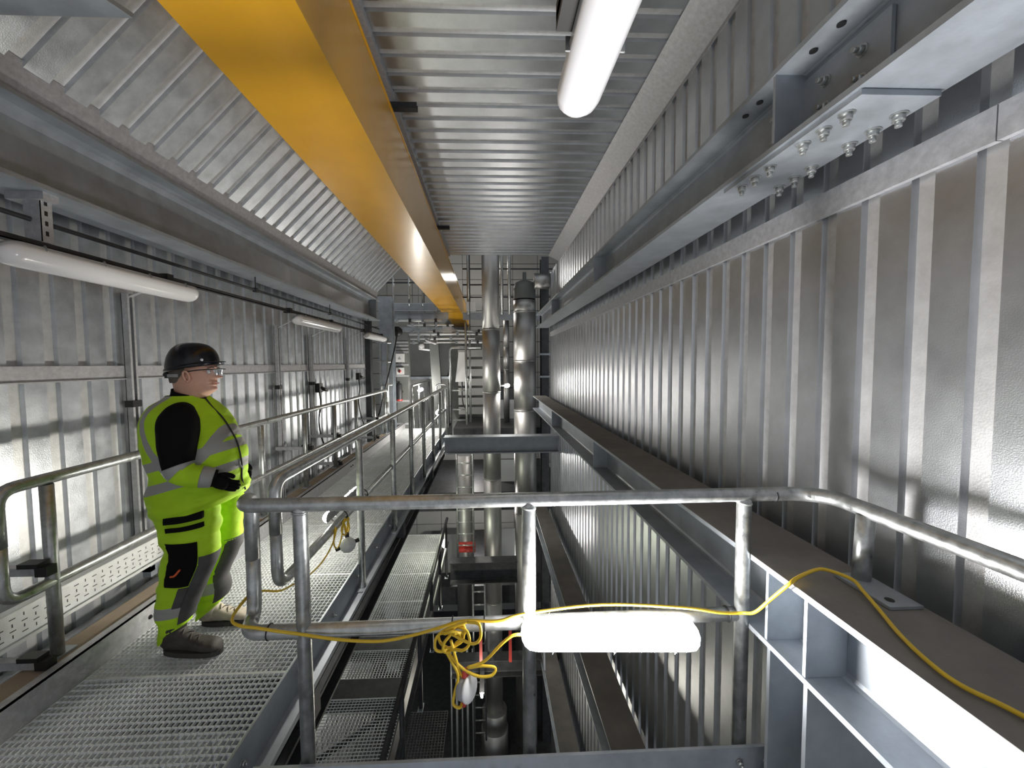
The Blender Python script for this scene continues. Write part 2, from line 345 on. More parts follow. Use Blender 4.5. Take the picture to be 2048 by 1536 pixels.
# lower walkway
ly = [3.2, 4.25, 5.28, 5.62, 6.2, 6.52, 7.5, 8.5, 9.5, 10.5]
lw = ['nearest', 'before the dark cross band', '', 'between the two dark cross bands', '', 'in the dim part', 'in the lit part', 'in the lit part farther on', 'farthest']
for i, (a, b) in enumerate(zip(ly, ly[1:])):
    if i in (2, 4): continue
    tag(grating('floor_grating', -2.25, -1.22, a+.004, b-.004, -2.9, .045, .045).build('floor_grating', GRATE), 'grating floor panel of the walkway one storey below, ' + lw[i], 'grating', 'lower walkway grating panels')
t = thing('lower_walkway_structure', 'dark steel frame of the walkway one storey below', 'walkway', (-1.7, 3, -3.2))
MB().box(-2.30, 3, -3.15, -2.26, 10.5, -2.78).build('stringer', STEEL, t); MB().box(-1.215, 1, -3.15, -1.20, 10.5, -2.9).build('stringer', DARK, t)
for a, b in ((5.28, 5.62), (6.2, 6.52), (2.95, 3.2)): MB().box(-2.25, a+.006, -3.1, -1.22, b-.006, -2.9).build('dark_band', DARK, t)  # solid dark bands across the walkway, level with the grating
MB().bar((-2.2, 4.4, -2.97), (-1.22, 5.2, -2.97), .05, .04).build('brace_shadow_bar', DARK, t)  # shadow of a diagonal brace, put in as a dark bar
MB().bar((-2.2, 3.9, -2.97), (-1.3, 3.25, -2.97), .05, .04).build('brace_shadow_bar', DARK, t)
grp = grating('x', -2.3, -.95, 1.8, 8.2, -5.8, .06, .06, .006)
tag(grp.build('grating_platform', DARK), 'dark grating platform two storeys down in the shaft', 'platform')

# ================================================================= RAILINGS
R1 = .0302
t = thing('front_railing', 'galvanised tube railing close in front of the camera with rounded left corner', 'railing', (.17, 1.69, -.04))
top = fillet([(-1.094, 1.82, .80), (-1.092, 1.82, 1.094), (-1.058, 1.69, 1.094), (1.37, 1.69, 1.098), (1.44, 1.58, 1.118), (1.44, -.9, 1.122)], .10)
bot = fillet([(-1.094, 1.82, .80), (-1.096, 1.82, .535), (-1.06, 1.69, .535), (1.12, 1.70, .545)], .075)
MB().tube(top[:-1] + [top[-1]], R1, 20).build('top_rail', PIPE, t)
MB().tube(bot, R1, 20).build('mid_rail', PIPE, t)
for x in (-.812, .169, 1.133):
    MB().tube([(x, 1.69, -.16), (x, 1.69, 1.066), (x, 1.69, 1.09)], [R1, R1, R1*.93], 20).tube([(x-.001, 1.69, 1.058), (x, 1.69, 1.068)], R1*1.12, 20).build('post', PIPE, t)
MB().tube([(1.428, 1.43, .846), (1.438, 1.43, 1.10)], R1, 20).build('post', PIPE, t)
MB().box(1.355, 1.25, .842, 1.475, 1.47, .852).build('base_plate', STEEL, t)
MB().cyl((1.395, 1.29, .851), (1.395, 1.29, .8535), .014).build('bolt_hole', BLACK, t)
MB().tube([(1.262, 1.69, 1.0951), (1.268, 1.69, 1.0951)], R1*1.05, 20).build('sleeve_joint', DARK, t)
t = thing('toe_plate', 'bluish grey bolted toe plate under the front railing at the bottom edge', 'toe plate', (.2, 1.6, -.3))
MB().box(-1.025, 1.632, -.34, 1.29, 1.646, -.028).build('plate', STEEL, t)
MB().prism([(1.325, -.045), (1.46, -.22), (1.46, -.34), (1.325, -.34)], 1, 1.632, 1.644).build('corner_plate', STEEL, t)
for x in (.0, .11, 1.10, 1.222): bolt((x, 1.63, -.096), (0, -1, 0), t, .013, .022)
ibeam('front_edge_beam', 'dark steel edge beam below the front railing', 1.66, 1.80, -.62, -.345, -1.1, 1.15, axis=0, m=STEEL)

def railing(name, label, x, z, posts, start, end, foot, loop_start=True, loop_end=True, m=PIPE, r=R1, n=16, plate=True, mid=.545, h=1.1, poff=0):
    t = thing(name, label, 'railing', (x, start, z))
    pts = [(x, start, z+h), (x, end, z+h)]; mp = [(x, start, z+mid), (x, end, z+mid)]
    if loop_start: pts = [(x, start, z+h*.75)] + pts; mp = [(x, start, z+h*.75)] + mp
    if loop_end: pts = pts + [(x, end, z+h*.75)]; mp = mp + [(x, end, z+h*.75)]
    MB().tube(fillet(pts, .09), r, n).build('top_rail', m, t); MB().tube(fillet(mp, .09), r*.95, n).build('mid_rail', m, t)
    for y in posts:
        p = MB().tube([(x+poff, y, z+foot), (x+poff, y, z+h-.03)], r*.95, n).build('post', m, t)
        if plate: MB().box(x+poff-.034, y-.07, z+foot-.002, x+poff+.034, y+.07, z+foot+.008).build('foot_plate', STEEL, p)
    return t
railing('walkway_railing', 'tube railing along the right edge of the upper walkway behind the front railing', -1.1, 0,
        [3.28, 4.42, 5.45, 6.5, 7.6, 8.7, 9.9], 2.03, 10.3, -.19, True, True, poff=.022)
LR = railing('walkway_railing', 'tube railing on the left side of the upper walkway in front of the corrugated wall', -2.345, 0,
        [2.15, 3.15, 4.12, 5.08, 6.05, 7.03, 8.12, 8.95], 1.93, 9.15, .13, True, True)
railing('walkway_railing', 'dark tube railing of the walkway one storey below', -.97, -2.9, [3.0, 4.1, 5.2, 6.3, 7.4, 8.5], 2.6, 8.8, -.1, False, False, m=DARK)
railing('far_railing', 'bright tube railing beyond the end of the walkway by the far lit lamp', -2.1, 0, [11.0, 11.9, 12.9, 13.9], 10.9, 14.0, -.3, True, True, r=.026, n=10, plate=False)

# support arms from the wall to the left railing, with black end caps
for y, z, ll in ((2.08, .64, 'by the nearest post'), (2.05, .165, 'at the foot of the nearest post'), (5.14, .62, 'at the fourth post'), (6.11, .60, 'at the fifth post'), (6.14, .165, 'at the foot of the fifth post'), (8.18, .58, 'at the seventh post'), (8.21, .18, 'at the foot of the seventh post')):
    t = thing('wall_bracket', 'black capped channel arm between left wall and railing, ' + ll, 'bracket', (-2.7, y, z), 'railing wall brackets')
    MB().box(-2.74, y-.021, z-.021, -2.33, y+.021, z+.021).build('channel', FLASH, t)
    MB().box(-2.33, y-.025, z-.025, -2.27, y+.025, z+.025).build('end_cap', BLACK, t)
    MB().box(-2.41, y-.03, z+.0215, -2.31, y+.03, z+.045).build('clamp', BLACK, t)

# wall struts (channels) on the left wall
for y, z0, z1, ll in ((3.12, .1, 2.24, 'behind the worker'), (5.22, -.1, 2.2, 'left of the second wall lamp'), (6.18, -.1, 2.15, 'under the second wall lamp'), (7.75, -.1, 2.2, 'under the third wall lamp')):
    t = thing('channel_strut', 'upright galvanised channel strut on the left wall ' + ll, 'strut', (-2.7, y, z0))
    MB().box(-2.745, y-.03, z0, -2.70, y-.027, z1).box(-2.745, y+.027, z0, -2.70, y+.03, z1).box(-2.745, y-.03, z0, -2.74, y+.03, z1).box(-2.70, y-.03, z0, -2.698, y-.012, z1).box(-2.70, y+.012, z0, -2.698, y+.03, z1).build('upright', FLASH, t)
    MB().bar((-2.715, y, z1-.03), (-2.47, y+.05, z1+.10), .04, .006).build('angled_arm', FLASH, t)
    MB().box(-2.75, y-.04, 1.38, -2.69, y+.04, 1.43).build('clamp', BLACK, t)
t = thing('drop_bracket', 'perforated galvanised bracket dropping from the upper left beam above the first wall lamp', 'bracket', (-2.5, 2.25, 2.4))
MB().box(-2.53, 2.30, 2.38, -2.44, 2.304, 2.70).box(-2.443, 2.30, 2.38, -2.44, 2.36, 2.70).box(-2.60, 2.28, 2.60, -2.40, 2.36, 2.64).build('plate', FLASH, t)
mb = MB()
for i in range(5): mb.box(-2.4405, 2.32, 2.415+i*.055, -2.4385, 2.335, 2.44+i*.055)
mb.build('slots', BLACK, t)
# conduits along the left wall
t = thing('conduit', 'dark conduit run under the upper left beam above the wall lamps', 'conduit', (-2.5, 0, 2.5))
MB().tube([(-2.5, -1, 2.50), (-2.5, 9.2, 2.50)], .014, 10).build('pipe', DARK, t)
for y in (2.38, 4.4, 6.4, 8.4): MB().box(-2.52, y-.02, 2.478, -2.48, y+.02, 2.522).cyl((-2.5, y, 2.52), (-2.5, y, 2.64), .006, 8).build('clip', DARK, t)
t = thing('lamp_rail', 'long dark channel rail carrying the three wall lamps on the left', 'rail', (-2.46, 0, 2.35))
MB().box(-2.485, 1.2, 2.345, -2.435, 9.3, 2.352).box(-2.485, 1.2, 2.345, -2.481, 9.3, 2.375).box(-2.439, 1.2, 2.345, -2.435, 9.3, 2.375).build('channel', DARK, t)
for y in (1.9, 3.15, 5.0, 6.3, 7.9, 9.2): MB().box(-2.5, y-.03, 2.33, -2.42, y+.03, 2.39).build('clip', BLACK, t)
# pipes at far upper left corner
t = thing('small_pipe', 'bright bent pair of small pipes under the beam at the left edge', 'pipe', (-2.6, 1.9, 2.55))
MB().tube(fillet([(-2.62, 1.0, 2.46), (-2.52, 1.9, 2.555), (-2.5, 2.08, 2.56)], .05), .016, 10).build('tube', PIPE, t)
MB().tube(fillet([(-2.7, 1.6, 2.50), (-2.52, 2.0, 2.53), (-2.5, 2.08, 2.56)], .05), .014, 10).build('tube', PIPE, t)
MB().cyl((-2.51, 2.02, 2.56), (-2.505, 2.10, 2.56), .026, 12).build('fitting', PIPE, t)
# cable tray
t = thing('cable_tray', 'perforated galvanised cable tray along the left wall behind the railing', 'tray', (-2.55, 0, .3))
MB().box(-2.553, -.9, .215, -2.55, 3.12, .385).box(-2.60, -.9, .383, -2.55, 3.12, .386).box(-2.55, -.9, .214, -2.515, 3.12, .217).box(-2.516, -.9, .214, -2.513, 3.12, .232).build('tray_body', GRATE, t)
mb = MB(); y = -.85
kk = 0
while y < 3.1:
    for i, z in enumerate((.25, .28, .31, .345)):
        if (i+kk) % 2: mb.box(-2.5497, y, z, -2.549, y+.028, z+.005)
        else: mb.box(-2.5497, y+.01, z-.006, -2.549, y+.015, z+.012)
    y += .055; kk += 1
mb.build('slots', DARK, t)
MB().box(-2.549, 2.36, .32, -2.547, 2.42, .365).build('label_plate', WHITEBOX, t)
for y in (2.05, 3.0): MB().box(-2.62, y, .10, -2.56, y+.06, .21).box(-2.76, y, .14, -2.56, y+.04, .18).build('bracket', STEEL, t)

# ================================================================= LAMPS
def stadium(mb, p, q, w_, h_, n=18, sh=1.0, flat=0.0):
    """rounded-end long body p->q, w_ across, h_ deep"""
    p, q = Vector(p), Vector(q); d = (q-p).normalized(); L = (q-p).length
    up = Vector((0, 0, 1)); sd = d.cross(up).normalized(); r = w_/2
    st = [(0.0, .05), (.05, .42), (.2, .72), (.5, .93), (1, 1)]
    prof = [(r*a, s_) for a, s_ in st] + [(L-r*a, s_) for a, s_ in reversed(st)]
    return d, up, sd, prof
def lamp(name, label, p, q, w_, body, diff, group=None, under=True, side=None, clips=4, hgt=None):
    """batwing lamp: housing above (or behind) and rounded diffuser below (or in front of side)"""
    p, q = Vector(p), Vector(q); d = (q-p).normalized(); L = (q-p).length; r = w_/2
    out = Vector(side) if side else Vector((0, 0, -1)); sd = d.cross(out).normalized()
    t = thing(name, label, 'lamp', tuple(p), group)
    st = [(0.0, .04), (.06, .40), (.22, .70), (.5, .92), (1, 1)]
    prof = [(r*a, s_) for a, s_ in st] + [(L-r*a, s_) for a, s_ in reversed(st)]
    def shell(depth, sgn):
        mb = MB(); n = 12
        vv = []
        for x, s_ in prof:
            for k_ in range(n+1):
                a = PI*k_/n; vv.append(p + d*x + sd*math.cos(a)*r*s_ + out*sgn*math.sin(a)**.8*depth*s_**.6)
        m_ = n+1; ff = [(i*m_+k_, i*m_+k_+1, (i+1)*m_+k_+1, (i+1)*m_+k_) for i in range(len(prof)-1) for k_ in range(n)]
        ff += [(i*m_, (i+1)*m_, (i+1)*m_+n, i*m_+n) for i in range(len(prof)-1)]
        return mb.add(vv, ff, True)
    hg = hgt or w_*.5
    shell(hg, 1).build('diffuser', diff, t)
    shell(w_*.22, -1).build('housing', body, t)
    for i in range(clips):
        c = p + d*(L*(i+.5)/clips)
        for s_ in (-1, 1):
            MB().bar(c+sd*s_*(r+.003)-out*.015, c+sd*s_*(r+.003)+out*.018, .012, .005, up=d).build('clip', PIPE, t)
    return t
lamp('work_light', 'brightly lit tube work light tied to the mid rail of the front railing', (.127, 1.615, .545), (.9, 1.625, .508), .135, HOUSE, LIT, side=(0, -.60, .80), clips=3, hgt=.03)
t = bpy.data.objects['work_light']
MB().tube([(.225, 1.615, .47), (.227, 1.615, .38)], .004, 8).build('pull_cord', WHITEBOX, t)
lamp('wall_lamp', 'unlit long white tubular lamp nearest on the left wall rail', (-2.41, 2.06, 2.28), (-2.41, 3.36, 2.28), .15, HOUSE, OFFW, side=(.5, 0, -.87))
lamp('wall_lamp', 'unlit white tubular lamp in the middle of the left wall rail', (-2.41, 5.05, 2.28), (-2.41, 6.5, 2.28), .15, HOUSE, OFFW, side=(.5, 0, -.87))
lamp('wall_lamp', 'unlit white tubular lamp farthest on the left wall rail', (-2.41, 7.9, 2.28), (-2.41, 9.3, 2.28), .15, HOUSE, OFFW, side=(.5, 0, -.87))
ov = lamp('overhead_lamp', 'large unlit white tubular lamp hanging overhead near the top edge', (.262, -.15, 2.45), (.262, 1.20, 2.45), .125, HOUSE, OFFW, clips=3, hgt=.055)
MB().box(.165, .70, 2.46, .205, .955, 2.50).box(.165, .88, 2.475, .25, .955, 2.52).build('bracket', BLACK, ov)
MB().cyl((.26, .2, 2.46), (.26, .2, 4.08), .008, 8).build('hanger_rod', PIPE, ov); MB().cyl((.26, .5, 2.46), (.26, .5, 4.08), .008, 8).build('hanger_rod', PIPE, ov)
# work lights on the walkway rails (opaque back towards the shaft, light onto the walkway)
lamp('rail_light', 'small lit work light strapped to the walkway railing just above the yellow coil', (-1.185, 2.85, .575), (-1.185, 3.55, .565), .075, HOUSE, LITW, side=(-1, 0, .1), clips=2, hgt=.035)
for y in (2.95, 3.45): MB().tube([(-1.13+.062*math.cos(a), y, .555+.05*math.sin(a)) for a in [i*2*PI/18 for i in range(18)]], .004, 6, closed=True).build('strap', BLACK, bpy.data.objects['rail_light'])
for p_, q_, lb_ in (((-1.185, 9.1, .56), (-1.185, 9.8, .56), 'small lit lamp on the far end of the walkway railing'),
                    ((-2.16, 12.1, .86), (-2.0, 12.1, .94), 'small bright lamp on the far railing beyond the walkway'),
                    ((.42, 10.6, 1.08), (.56, 10.6, 1.10), 'small bright lamp between the two big pipes'),
                    ((-.24, 8.0, -5.3), (-.18, 8.0, -5.3), 'tiny bright lamp deep down in the shaft'),
                    ((-1.02, 8.6, -2.35), (-1.02, 8.9, -2.35), 'lit lamp on the railing one storey below')):
    t = lamp('rail_light', lb_, p_, q_, .10, HOUSE, LITW, side=(0, -1, .1) if (p_[1] > 9.9 or p_[1] == 8.0) else (-1, -.1, .2), clips=1, hgt=.05)
    if p_[1] == 9.1:
        for y in (9.25, 9.65): MB().tube([(-1.13+.062*math.cos(a), y, .555+.05*math.sin(a)) for a in [i*2*PI/18 for i in range(18)]], .004, 6, closed=True).build('strap', BLACK, t)
    if p_[0] == .42: MB().box(.29, 10.59, 1.07, .45, 10.61, 1.11).build('bracket', DARK, t)
    if p_[2] < -5: MB().box(-.26, 8.02, -5.29, -.16, 8.83, -5.26).build('bracket', DARK, t)
# point lights added beside lit lamp models, plus unseen fill in the far hall
def point(name, loc, power, col=(1, .95, .88), r=.08):
    l = bpy.data.lights.new(name, 'POINT'); l.energy = power; l.color = col; l.shadow_soft_size = r
    o = bpy.data.objects.new(name, l); o.location = loc; C.objects.link(o); return o
point('far_lamp_glow', (-2.05, 11.9, 1.0), 60)
point('pipe_lamp_glow', (.48, 10.4, 1.2), 30)
point('rail_lamp_glow', (-1.35, 9.5, .7), 35)
point('lower_lamp_glow', (-1.2, 8.6, -2.1), 45, (.95, 1, .75))
point('shaft_lamp_glow', (-.2, 7.8, -5.0), 60, (1, .95, .8))
point('far_hall_fill', (-.6, 13.5, 4.6), 90); point('far_hall_low_fill', (-.6, 13.2, -1.2), 110); point('far_hall_lower_fill', (-.6, 13.2, -4.0), 130)  # added fill that brightens the far hall, no lamp model here

# ================================================================= CABLES
def cable(name, label, pts, r=.0065, m=CABLE, cat='cable', parent=None, n=6):
    mb = MB().tube(smooth_path(pts, n), r, 8)
    if parent: return mb.build(name, m, parent)
    return tag(mb.build(name, m), label, cat)
main = [(-1.14, 1.88, .61), (-1.14, 1.79, .60), (-1.115, 1.69, .60), (-1.06, 1.645, .60), (-.98, 1.643, .587), (-.90, 1.64, .573), (-.815, 1.643, .556), (-.65, 1.64, .528), (-.48, 1.64, .514), (-.35, 1.64, .532), (-.23, 1.64, .562), (-.12, 1.65, .585), (.03, 1.65, .58), (.15, 1.67, .595), (.5, 1.71, .60), (.85, 1.67, .60),
        (1.01, 1.65, .585), (1.10, 1.635, .590), (1.11, 1.57, .635), (1.11, 1.484, .741), (1.115, 1.40, .85), (1.155, 1.405, .875), (1.245, 1.435, .885), (1.302, 1.445, .880), (1.352, 1.39, .872), (1.338, 1.33, .862), (1.30, 1.23, .853), (1.25, 1.12, .851), (1.215, 1.01, .851), (1.21, .93, .851), (1.25, .84, .851), (1.31, .6, .851), (1.3, .1, .851)]
cable('yellow_cable', 'yellow cable tied along the front mid rail and lying over the dusty right beam', main)
t = thing('cable_coil', 'tangled coil of yellow cable hanging from the front mid rail left of the work light', 'cable', (-.15, 1.62, .5))
random.seed(3)
pts = []
for i in range(34):
    a = i*.62; rr = .045+.012*math.sin(i*1.3)
    pts.append((-.165+.02*math.sin(i*.4)+rr*math.cos(a)*1.0, 1.605+.02*math.sin(i*.9), .535+rr*math.sin(a)*1.15))
cable('loops', '', pts, .0062, parent=t)
cable('loose_loop', '', [(-.20, 1.61, .50), (-.13, 1.60, .42), (-.06, 1.59, .385), (.0, 1.59, .385), (.015, 1.60, .41), (-.04, 1.60, .42), (-.10, 1.60, .415), (-.03, 1.60, .44), (.04, 1.60, .51), (.09, 1.61, .54), (.135, 1.615, .54)], .0062, parent=t)
cable('loose_loop', '', [(-.21, 1.61, .52), (-.17, 1.60, .45), (-.14, 1.59, .39), (-.155, 1.58, .32), (-.16, 1.58, .275), (-.135, 1.58, .258), (-.125, 1.60, .262)], .0062, parent=t)
cable('loose_loop', '', [(-.17, 1.61, .53), (-.15, 1.60, .46), (-.135, 1.60, .40), (-.122, 1.60, .375)], .0062, parent=t)
cable('loose_loop', '', [(-.10, 1.62, .60), (-.05, 1.60, .60), (-.045, 1.59, .55), (-.08, 1.59, .525), (-.15, 1.60, .555), (-.19, 1.61, .575), (-.10, 1.62, .60)], .0062, parent=t)
t = thing('junction_box', 'white round junction box with red glands hanging from the yellow cable', 'junction box', (-.1, 1.60, .33))
ax = Vector((.85, -.5, .12)).normalized(); c0 = Vector((-.125, 1.61, .325))
MB().lathe(c0, ax, [(.0, 0), (.048, 0), (.050, .004), (.050, .032), (.0, .032)], 24).build('box_body', HOUSE, t)
MB().lathe(c0+ax*.033, ax, [(.0, 0), (.053, 0), (.054, .003), (.051, .010), (.0, .010)], 24).build('lid', WHITEBOX, t)
for dx in ((.0, 0, 1), (-.1, 0, -1)):
    v = Vector(dx).normalized(); MB().tube([c0+ax*.016+v*.045, c0+ax*.016+v*.056, c0+ax*.016+v*.062, c0+ax*.016+v*.08], [.016, .016, .013, .011], 10).build('gland', RED, t)
# coil and junction box on the walkway railing
t = thing('cable_coil', 'small coil of yellow cable hung on the walkway railing mid rail beyond the front railing', 'cable', (-1.1, 2.8, .5))
cable('loops', '', [(-1.06+.01*math.sin(i), 2.87+.05*math.cos(i*.7)+.002*i, .50+.055*math.sin(i*.7)) for i in range(22)], .006, parent=t)
cable('loose_loop', '', [(-1.07, 2.72, .57), (-1.06, 2.66, .48), (-1.06, 2.72, .42), (-1.06, 2.80, .46), (-1.06, 2.84, .56)], .005, parent=t)
t = thing('junction_box', 'white round junction box with black glands hanging under the walkway mid rail', 'junction box', (-1.07, 2.9, .4))
c0 = Vector((-1.06, 2.9, .365)); ax = Vector((.45, -.85, .2)).normalized()
MB().lathe(c0, ax, [(.0, 0), (.052, 0), (.054, .004), (.054, .04), (.0, .04)], 12).build('box_body', HOUSE, t)
MB().lathe(c0+ax*.041, ax, [(.0, 0), (.056, 0), (.056, .008), (.0, .012)], 12).build('lid', WHITEBOX, t)
for v in (Vector((0, 0, 1)), Vector((-.8, -.4, -.25)).normalized(), Vector((.8, .4, .2)).normalized()):
    MB().cyl(c0+ax*.02+v*.05, c0+ax*.02+v*.085, .015, 10).build('gland', BLACK, t)
cable('cable', '', [(-1.06, 2.9, .45), (-1.065, 2.88, .52), (-1.08, 2.86, .55)], .005, parent=t)
tag(cable('thin_cable', '', [(-1.06, 2.72, .56), (-1.055, 2.62, .49), (-1.055, 2.45, .455), (-1.06, 2.25, .47), (-1.05, 2.1, .52), (-1.045, 1.95, .57), (-1.09, 1.90, .60), (-1.135, 1.885, .61)], r=.005), 'thin olive cable drooping from the walkway mid rail to the front railing corner', 'cable')
for x, y, z, ll in ((-.96, 1.692, .536, 'left end'), (-.17, 1.696, .539, 'left of the cable coil'), (-.03, 1.697, .540, 'right of the cable coil'), (1.07, 1.70, .545, 'right end beside the post')):
    tag(MB().tube([(x, y+.0325*math.cos(a), z+.0325*math.sin(a)) for a in [i*2*PI/18 for i in range(18)]], .003, 6, closed=True).build('cable_tie', BLACK), 'black cable tie round the front mid rail, ' + ll, 'cable tie')

# plugs / black fittings on the left wall struts
for y, z, ll in ((6.30, 1.33, 'second'), (8.2, 1.45, 'third')):
    t = thing('wall_plug', 'black socket and plug hanging on the left wall below the %s wall lamp' % ll, 'socket', (-2.66, y, z))
    MB().box(-2.70, y-.06, z-.07, -2.63, y+.06, z+.07).build('socket_body', BLACK, t)
    MB().tube([(-2.66, y, z), (-2.60, y+.16, z-.05)], [.04, .02], 10).build('plug', BLACK, t)
    MB().tube(smooth_path([(-2.66, y, z-.07), (-2.65, y+.01, z-.25), (-2.66, y-.05, z-.5), (-2.62, y-.08, z-.75), (-2.6, y+.05, z-1.0)]), .012, 8).build('cord', BLACK, t)

# ================================================================= PERSON
def interp(tab, z):
    """tab rows sorted by first value (descending or ascending) -> Catmull-Rom interpolated rest"""
    tab = sorted(tab)
    if z <= tab[0][0]: return tab[0][1:]
    if z >= tab[-1][0]: return tab[-1][1:]
    for i in range(len(tab)-1):
        if tab[i][0] <= z <= tab[i+1][0]: break
    a = tab[max(i-1, 0)]; b = tab[i]; c = tab[i+1]; d = tab[min(i+2, len(tab)-1)]; t = (z-b[0])/(c[0]-b[0])
    return tuple(.5*((2*b[k])+(-a[k]+c[k])*t+(2*a[k]-5*b[k]+4*c[k]-d[k])*t*t+(-a[k]+3*b[k]-3*c[k]+d[k])*t**3) for k in range(1, len(b)))
MY = 2.45
def ring(tab, z, th, cy, sq=2.3, wr=0., wz=18, seed=0, off=0., tilt=0., x0=0.):
    xb, xf, hy = interp(tab, z); cx = (xb+xf)/2; hx = (xf-xb)/2; c, s_ = math.cos(th), math.sin(th)
    e = 2/sq
    x = cx+(hx+off)*abs(c)**e*(1 if c > 0 else -1); y = cy+(hy+off)*abs(s_)**e*(1 if s_ > 0 else -1)
    if wr:
        n_ = noise.noise(Vector((x*5+seed, y*5, z*wz)))+.5*noise.noise(Vector((x*12, y*12+seed, z*wz*2.2)))
        x += n_*wr*c; y += n_*wr*s_
    return Vector((x, y, z + tilt*(x-x0)))
person = thing('person', 'worker in black helmet and yellow hi vis clothing standing on the walkway grating facing right', 'person', (-1.80, MY, 0))
# --- body: head, neck, trunk, arms, legs as one surface
headT = [(1.44, -1.90, -1.72, .085), (1.49, -1.885, -1.725, .074), (1.515, -1.882, -1.695, .072), (1.54, -1.884, -1.664, .070), (1.575, -1.888, -1.655, .073), (1.61, -1.893, -1.655, .076), (1.65, -1.900, -1.654, .079), (1.69, -1.905, -1.655, .080), (1.73, -1.895, -1.665, .078), (1.765, -1.87, -1.69, .066), (1.79, -1.82, -1.735, .03)]
def head_pt(u, v):
    z = 1.44+.35*v; th = 2*PI*u; p = ring(headT, z, th, MY, 2.15); dy = p.y-MY
    if math.cos(th) > 0:
        g = lambda w_: math.exp(-(dy/w_)**2)
        b = lambda z0, h: math.exp(-((z-z0)/h)**2)
        p.x += .036*g(.013)*(max(0, 1-abs(z-1.622)/.016)*.9+.62*max(0, min(1, (1.672-z)/.05))*(z > 1.616)) * (1 if z > 1.604 else max(0, (z-1.596)/.008))
        p.x += .010*g(.028)*b(1.592, .006)+.011*g(.026)*b(1.577, .006)-.006*g(.03)*b(1.5845, .003)
        p.x += .014*g(.03)*b(1.548, .016)+.010*g(.055)*b(1.683, .010)
        p.x -= .014*(math.exp(-((abs(dy)-.032)/.014)**2))*b(1.655, .013)
        p.x += .005*math.exp(-((abs(dy)-.032)/.009)**2)*b(1.655, .006)
        p.x += .006*math.exp(-((abs(dy)-.05)/.02)**2)*b(1.61, .025)
    return p
body = MB().grid(head_pt, 72, 96, wrap=True)
trunkT = [(.88, -1.90, -1.68, .10), (1.1, -1.96, -1.60, .16), (1.3, -1.97, -1.66, .17), (1.42, -1.94, -1.72, .13), (1.46, -1.89, -1.74, .08)]
body.grid(lambda u, v: ring(trunkT, .88+.58*v, 2*PI*u, MY), 32, 14, wrap=True)
for s_ in (-1, 1):
    body.tube(smooth_path([(-1.76, MY+s_*.13, 1.40), (-1.72, MY+s_*.20, 1.34), (-1.71, MY+s_*.235, 1.24), (-1.705, MY+s_*.245, 1.17)], 3), .035, 12)
    body.tube(smooth_path([(-1.78, MY+s_*.10, .92), (-1.77, MY+s_*.11, .7), (-1.79+.02*(s_ > 0), MY+s_*.11, .48), (-1.90+.06*(s_ > 0), MY+s_*.115, .10)], 3), .035, 12)
ob = body.build('body', SKIN, person)
# ears
for s_ in (-1, 1):
    e = MB(); cx, cy, cz = -1.758, MY+s_*.079, 1.630
    e.tube([(cx+.016*math.cos(a)-.010*math.sin(a)*.3, cy+s_*(.006+.006*math.sin(a)), cz+.030*math.sin(a)) for a in [i*2*PI/16 for i in range(16)]], .0062, 8, closed=True)
    e.lathe((cx, cy, cz), (0, s_, 0), [(.018, -.006), (.014, .002), (0, .0)], 14)
    e.lathe((cx+.004, cy+s_*.003, cz-.030), (0, s_, 0), [(.008, -.006), (.007, .004), (0, .006)], 10)
    e.build('ear', SKIN, person)
# hair around back of the head
hairT = [(1.59, -1.893, -1.81, .068), (1.60, -1.896, -1.79, .076), (1.62, -1.899, -1.765, .081), (1.66, -1.906, -1.715, .083), (1.70, -1.910, -1.69, .084)]
MB().grid(lambda u, v: ring(hairT, 1.59+.11*v, 2*PI*u, MY, 2.2, wr=.003, wz=40), 40, 12, wrap=True).build('hair', HAIR, person)
# eyes, brow, lips
for s_ in (-1, 1):
    MB().lathe((-1.662, MY+s_*.032, 1.655), (1, 0, 0), [(0, -.012), (.010, -.006), (.012, 0), (.010, .006), (0, .0115)], 14).build('eye', WHITEBOX, person)
    MB().lathe((-1.6512, MY+s_*.032, 1.655), (1, 0, 0), [(.0048, 0), (0, .0012)], 10).build('iris', HAIR, person)
    MB().tube(smooth_path([(-1.645, MY+s_*.014, 1.676), (-1.647, MY+s_*.033, 1.681), (-1.660, MY+s_*.052, 1.675)]), [.003]*13, 6).build('eyebrow', HAIR, person)
MB().tube(smooth_path([(-1.652, MY-.024, 1.584), (-1.637, MY-.010, 1.5848), (-1.634, MY, 1.584), (-1.637, MY+.010, 1.5848), (-1.652, MY+.024, 1.584)]), .0032, 8).build('lips', mat('lips', (.42, .17, .14), .5), person)
# helmet
def helm(u, v, off=0):
    th = 2*PI*u; c, s_ = math.cos(th), math.sin(th); zr = 1.688+.026*c; a = (PI/2)*v
    R = math.cos(a)**.72; x = -1.780+c*R*(.143+off)*(1 if c < 0 else 1.0); y = MY+s_*R*(.112+off)
    return Vector((x, y, zr + (1.829-zr+off)*math.sin(a)**.95))
hh = MB().grid(lambda u, v: helm(u, v*.999), 48, 20, wrap=True).build('hard_hat', HAT, person)
MB().grid(lambda u, v: helm(u, 0)+Vector((math.cos(2*PI*u)*.006*math.sin(PI*2*v), math.sin(2*PI*u)*.006*math.sin(PI*2*v), -.006+.012*math.cos(2*PI*v))), 48, 9, wrap=True).build('brim', HAT, hh)
def visor(u, v):
    th = (u-.5)*1.9; R = .140+.046*v*math.cos((u-.5)*PI)**.8; return Vector((-1.780+math.cos(th)*R, MY+math.sin(th)*(.110+.012*v), 1.712-.002*v+.006*math.cos(th)))
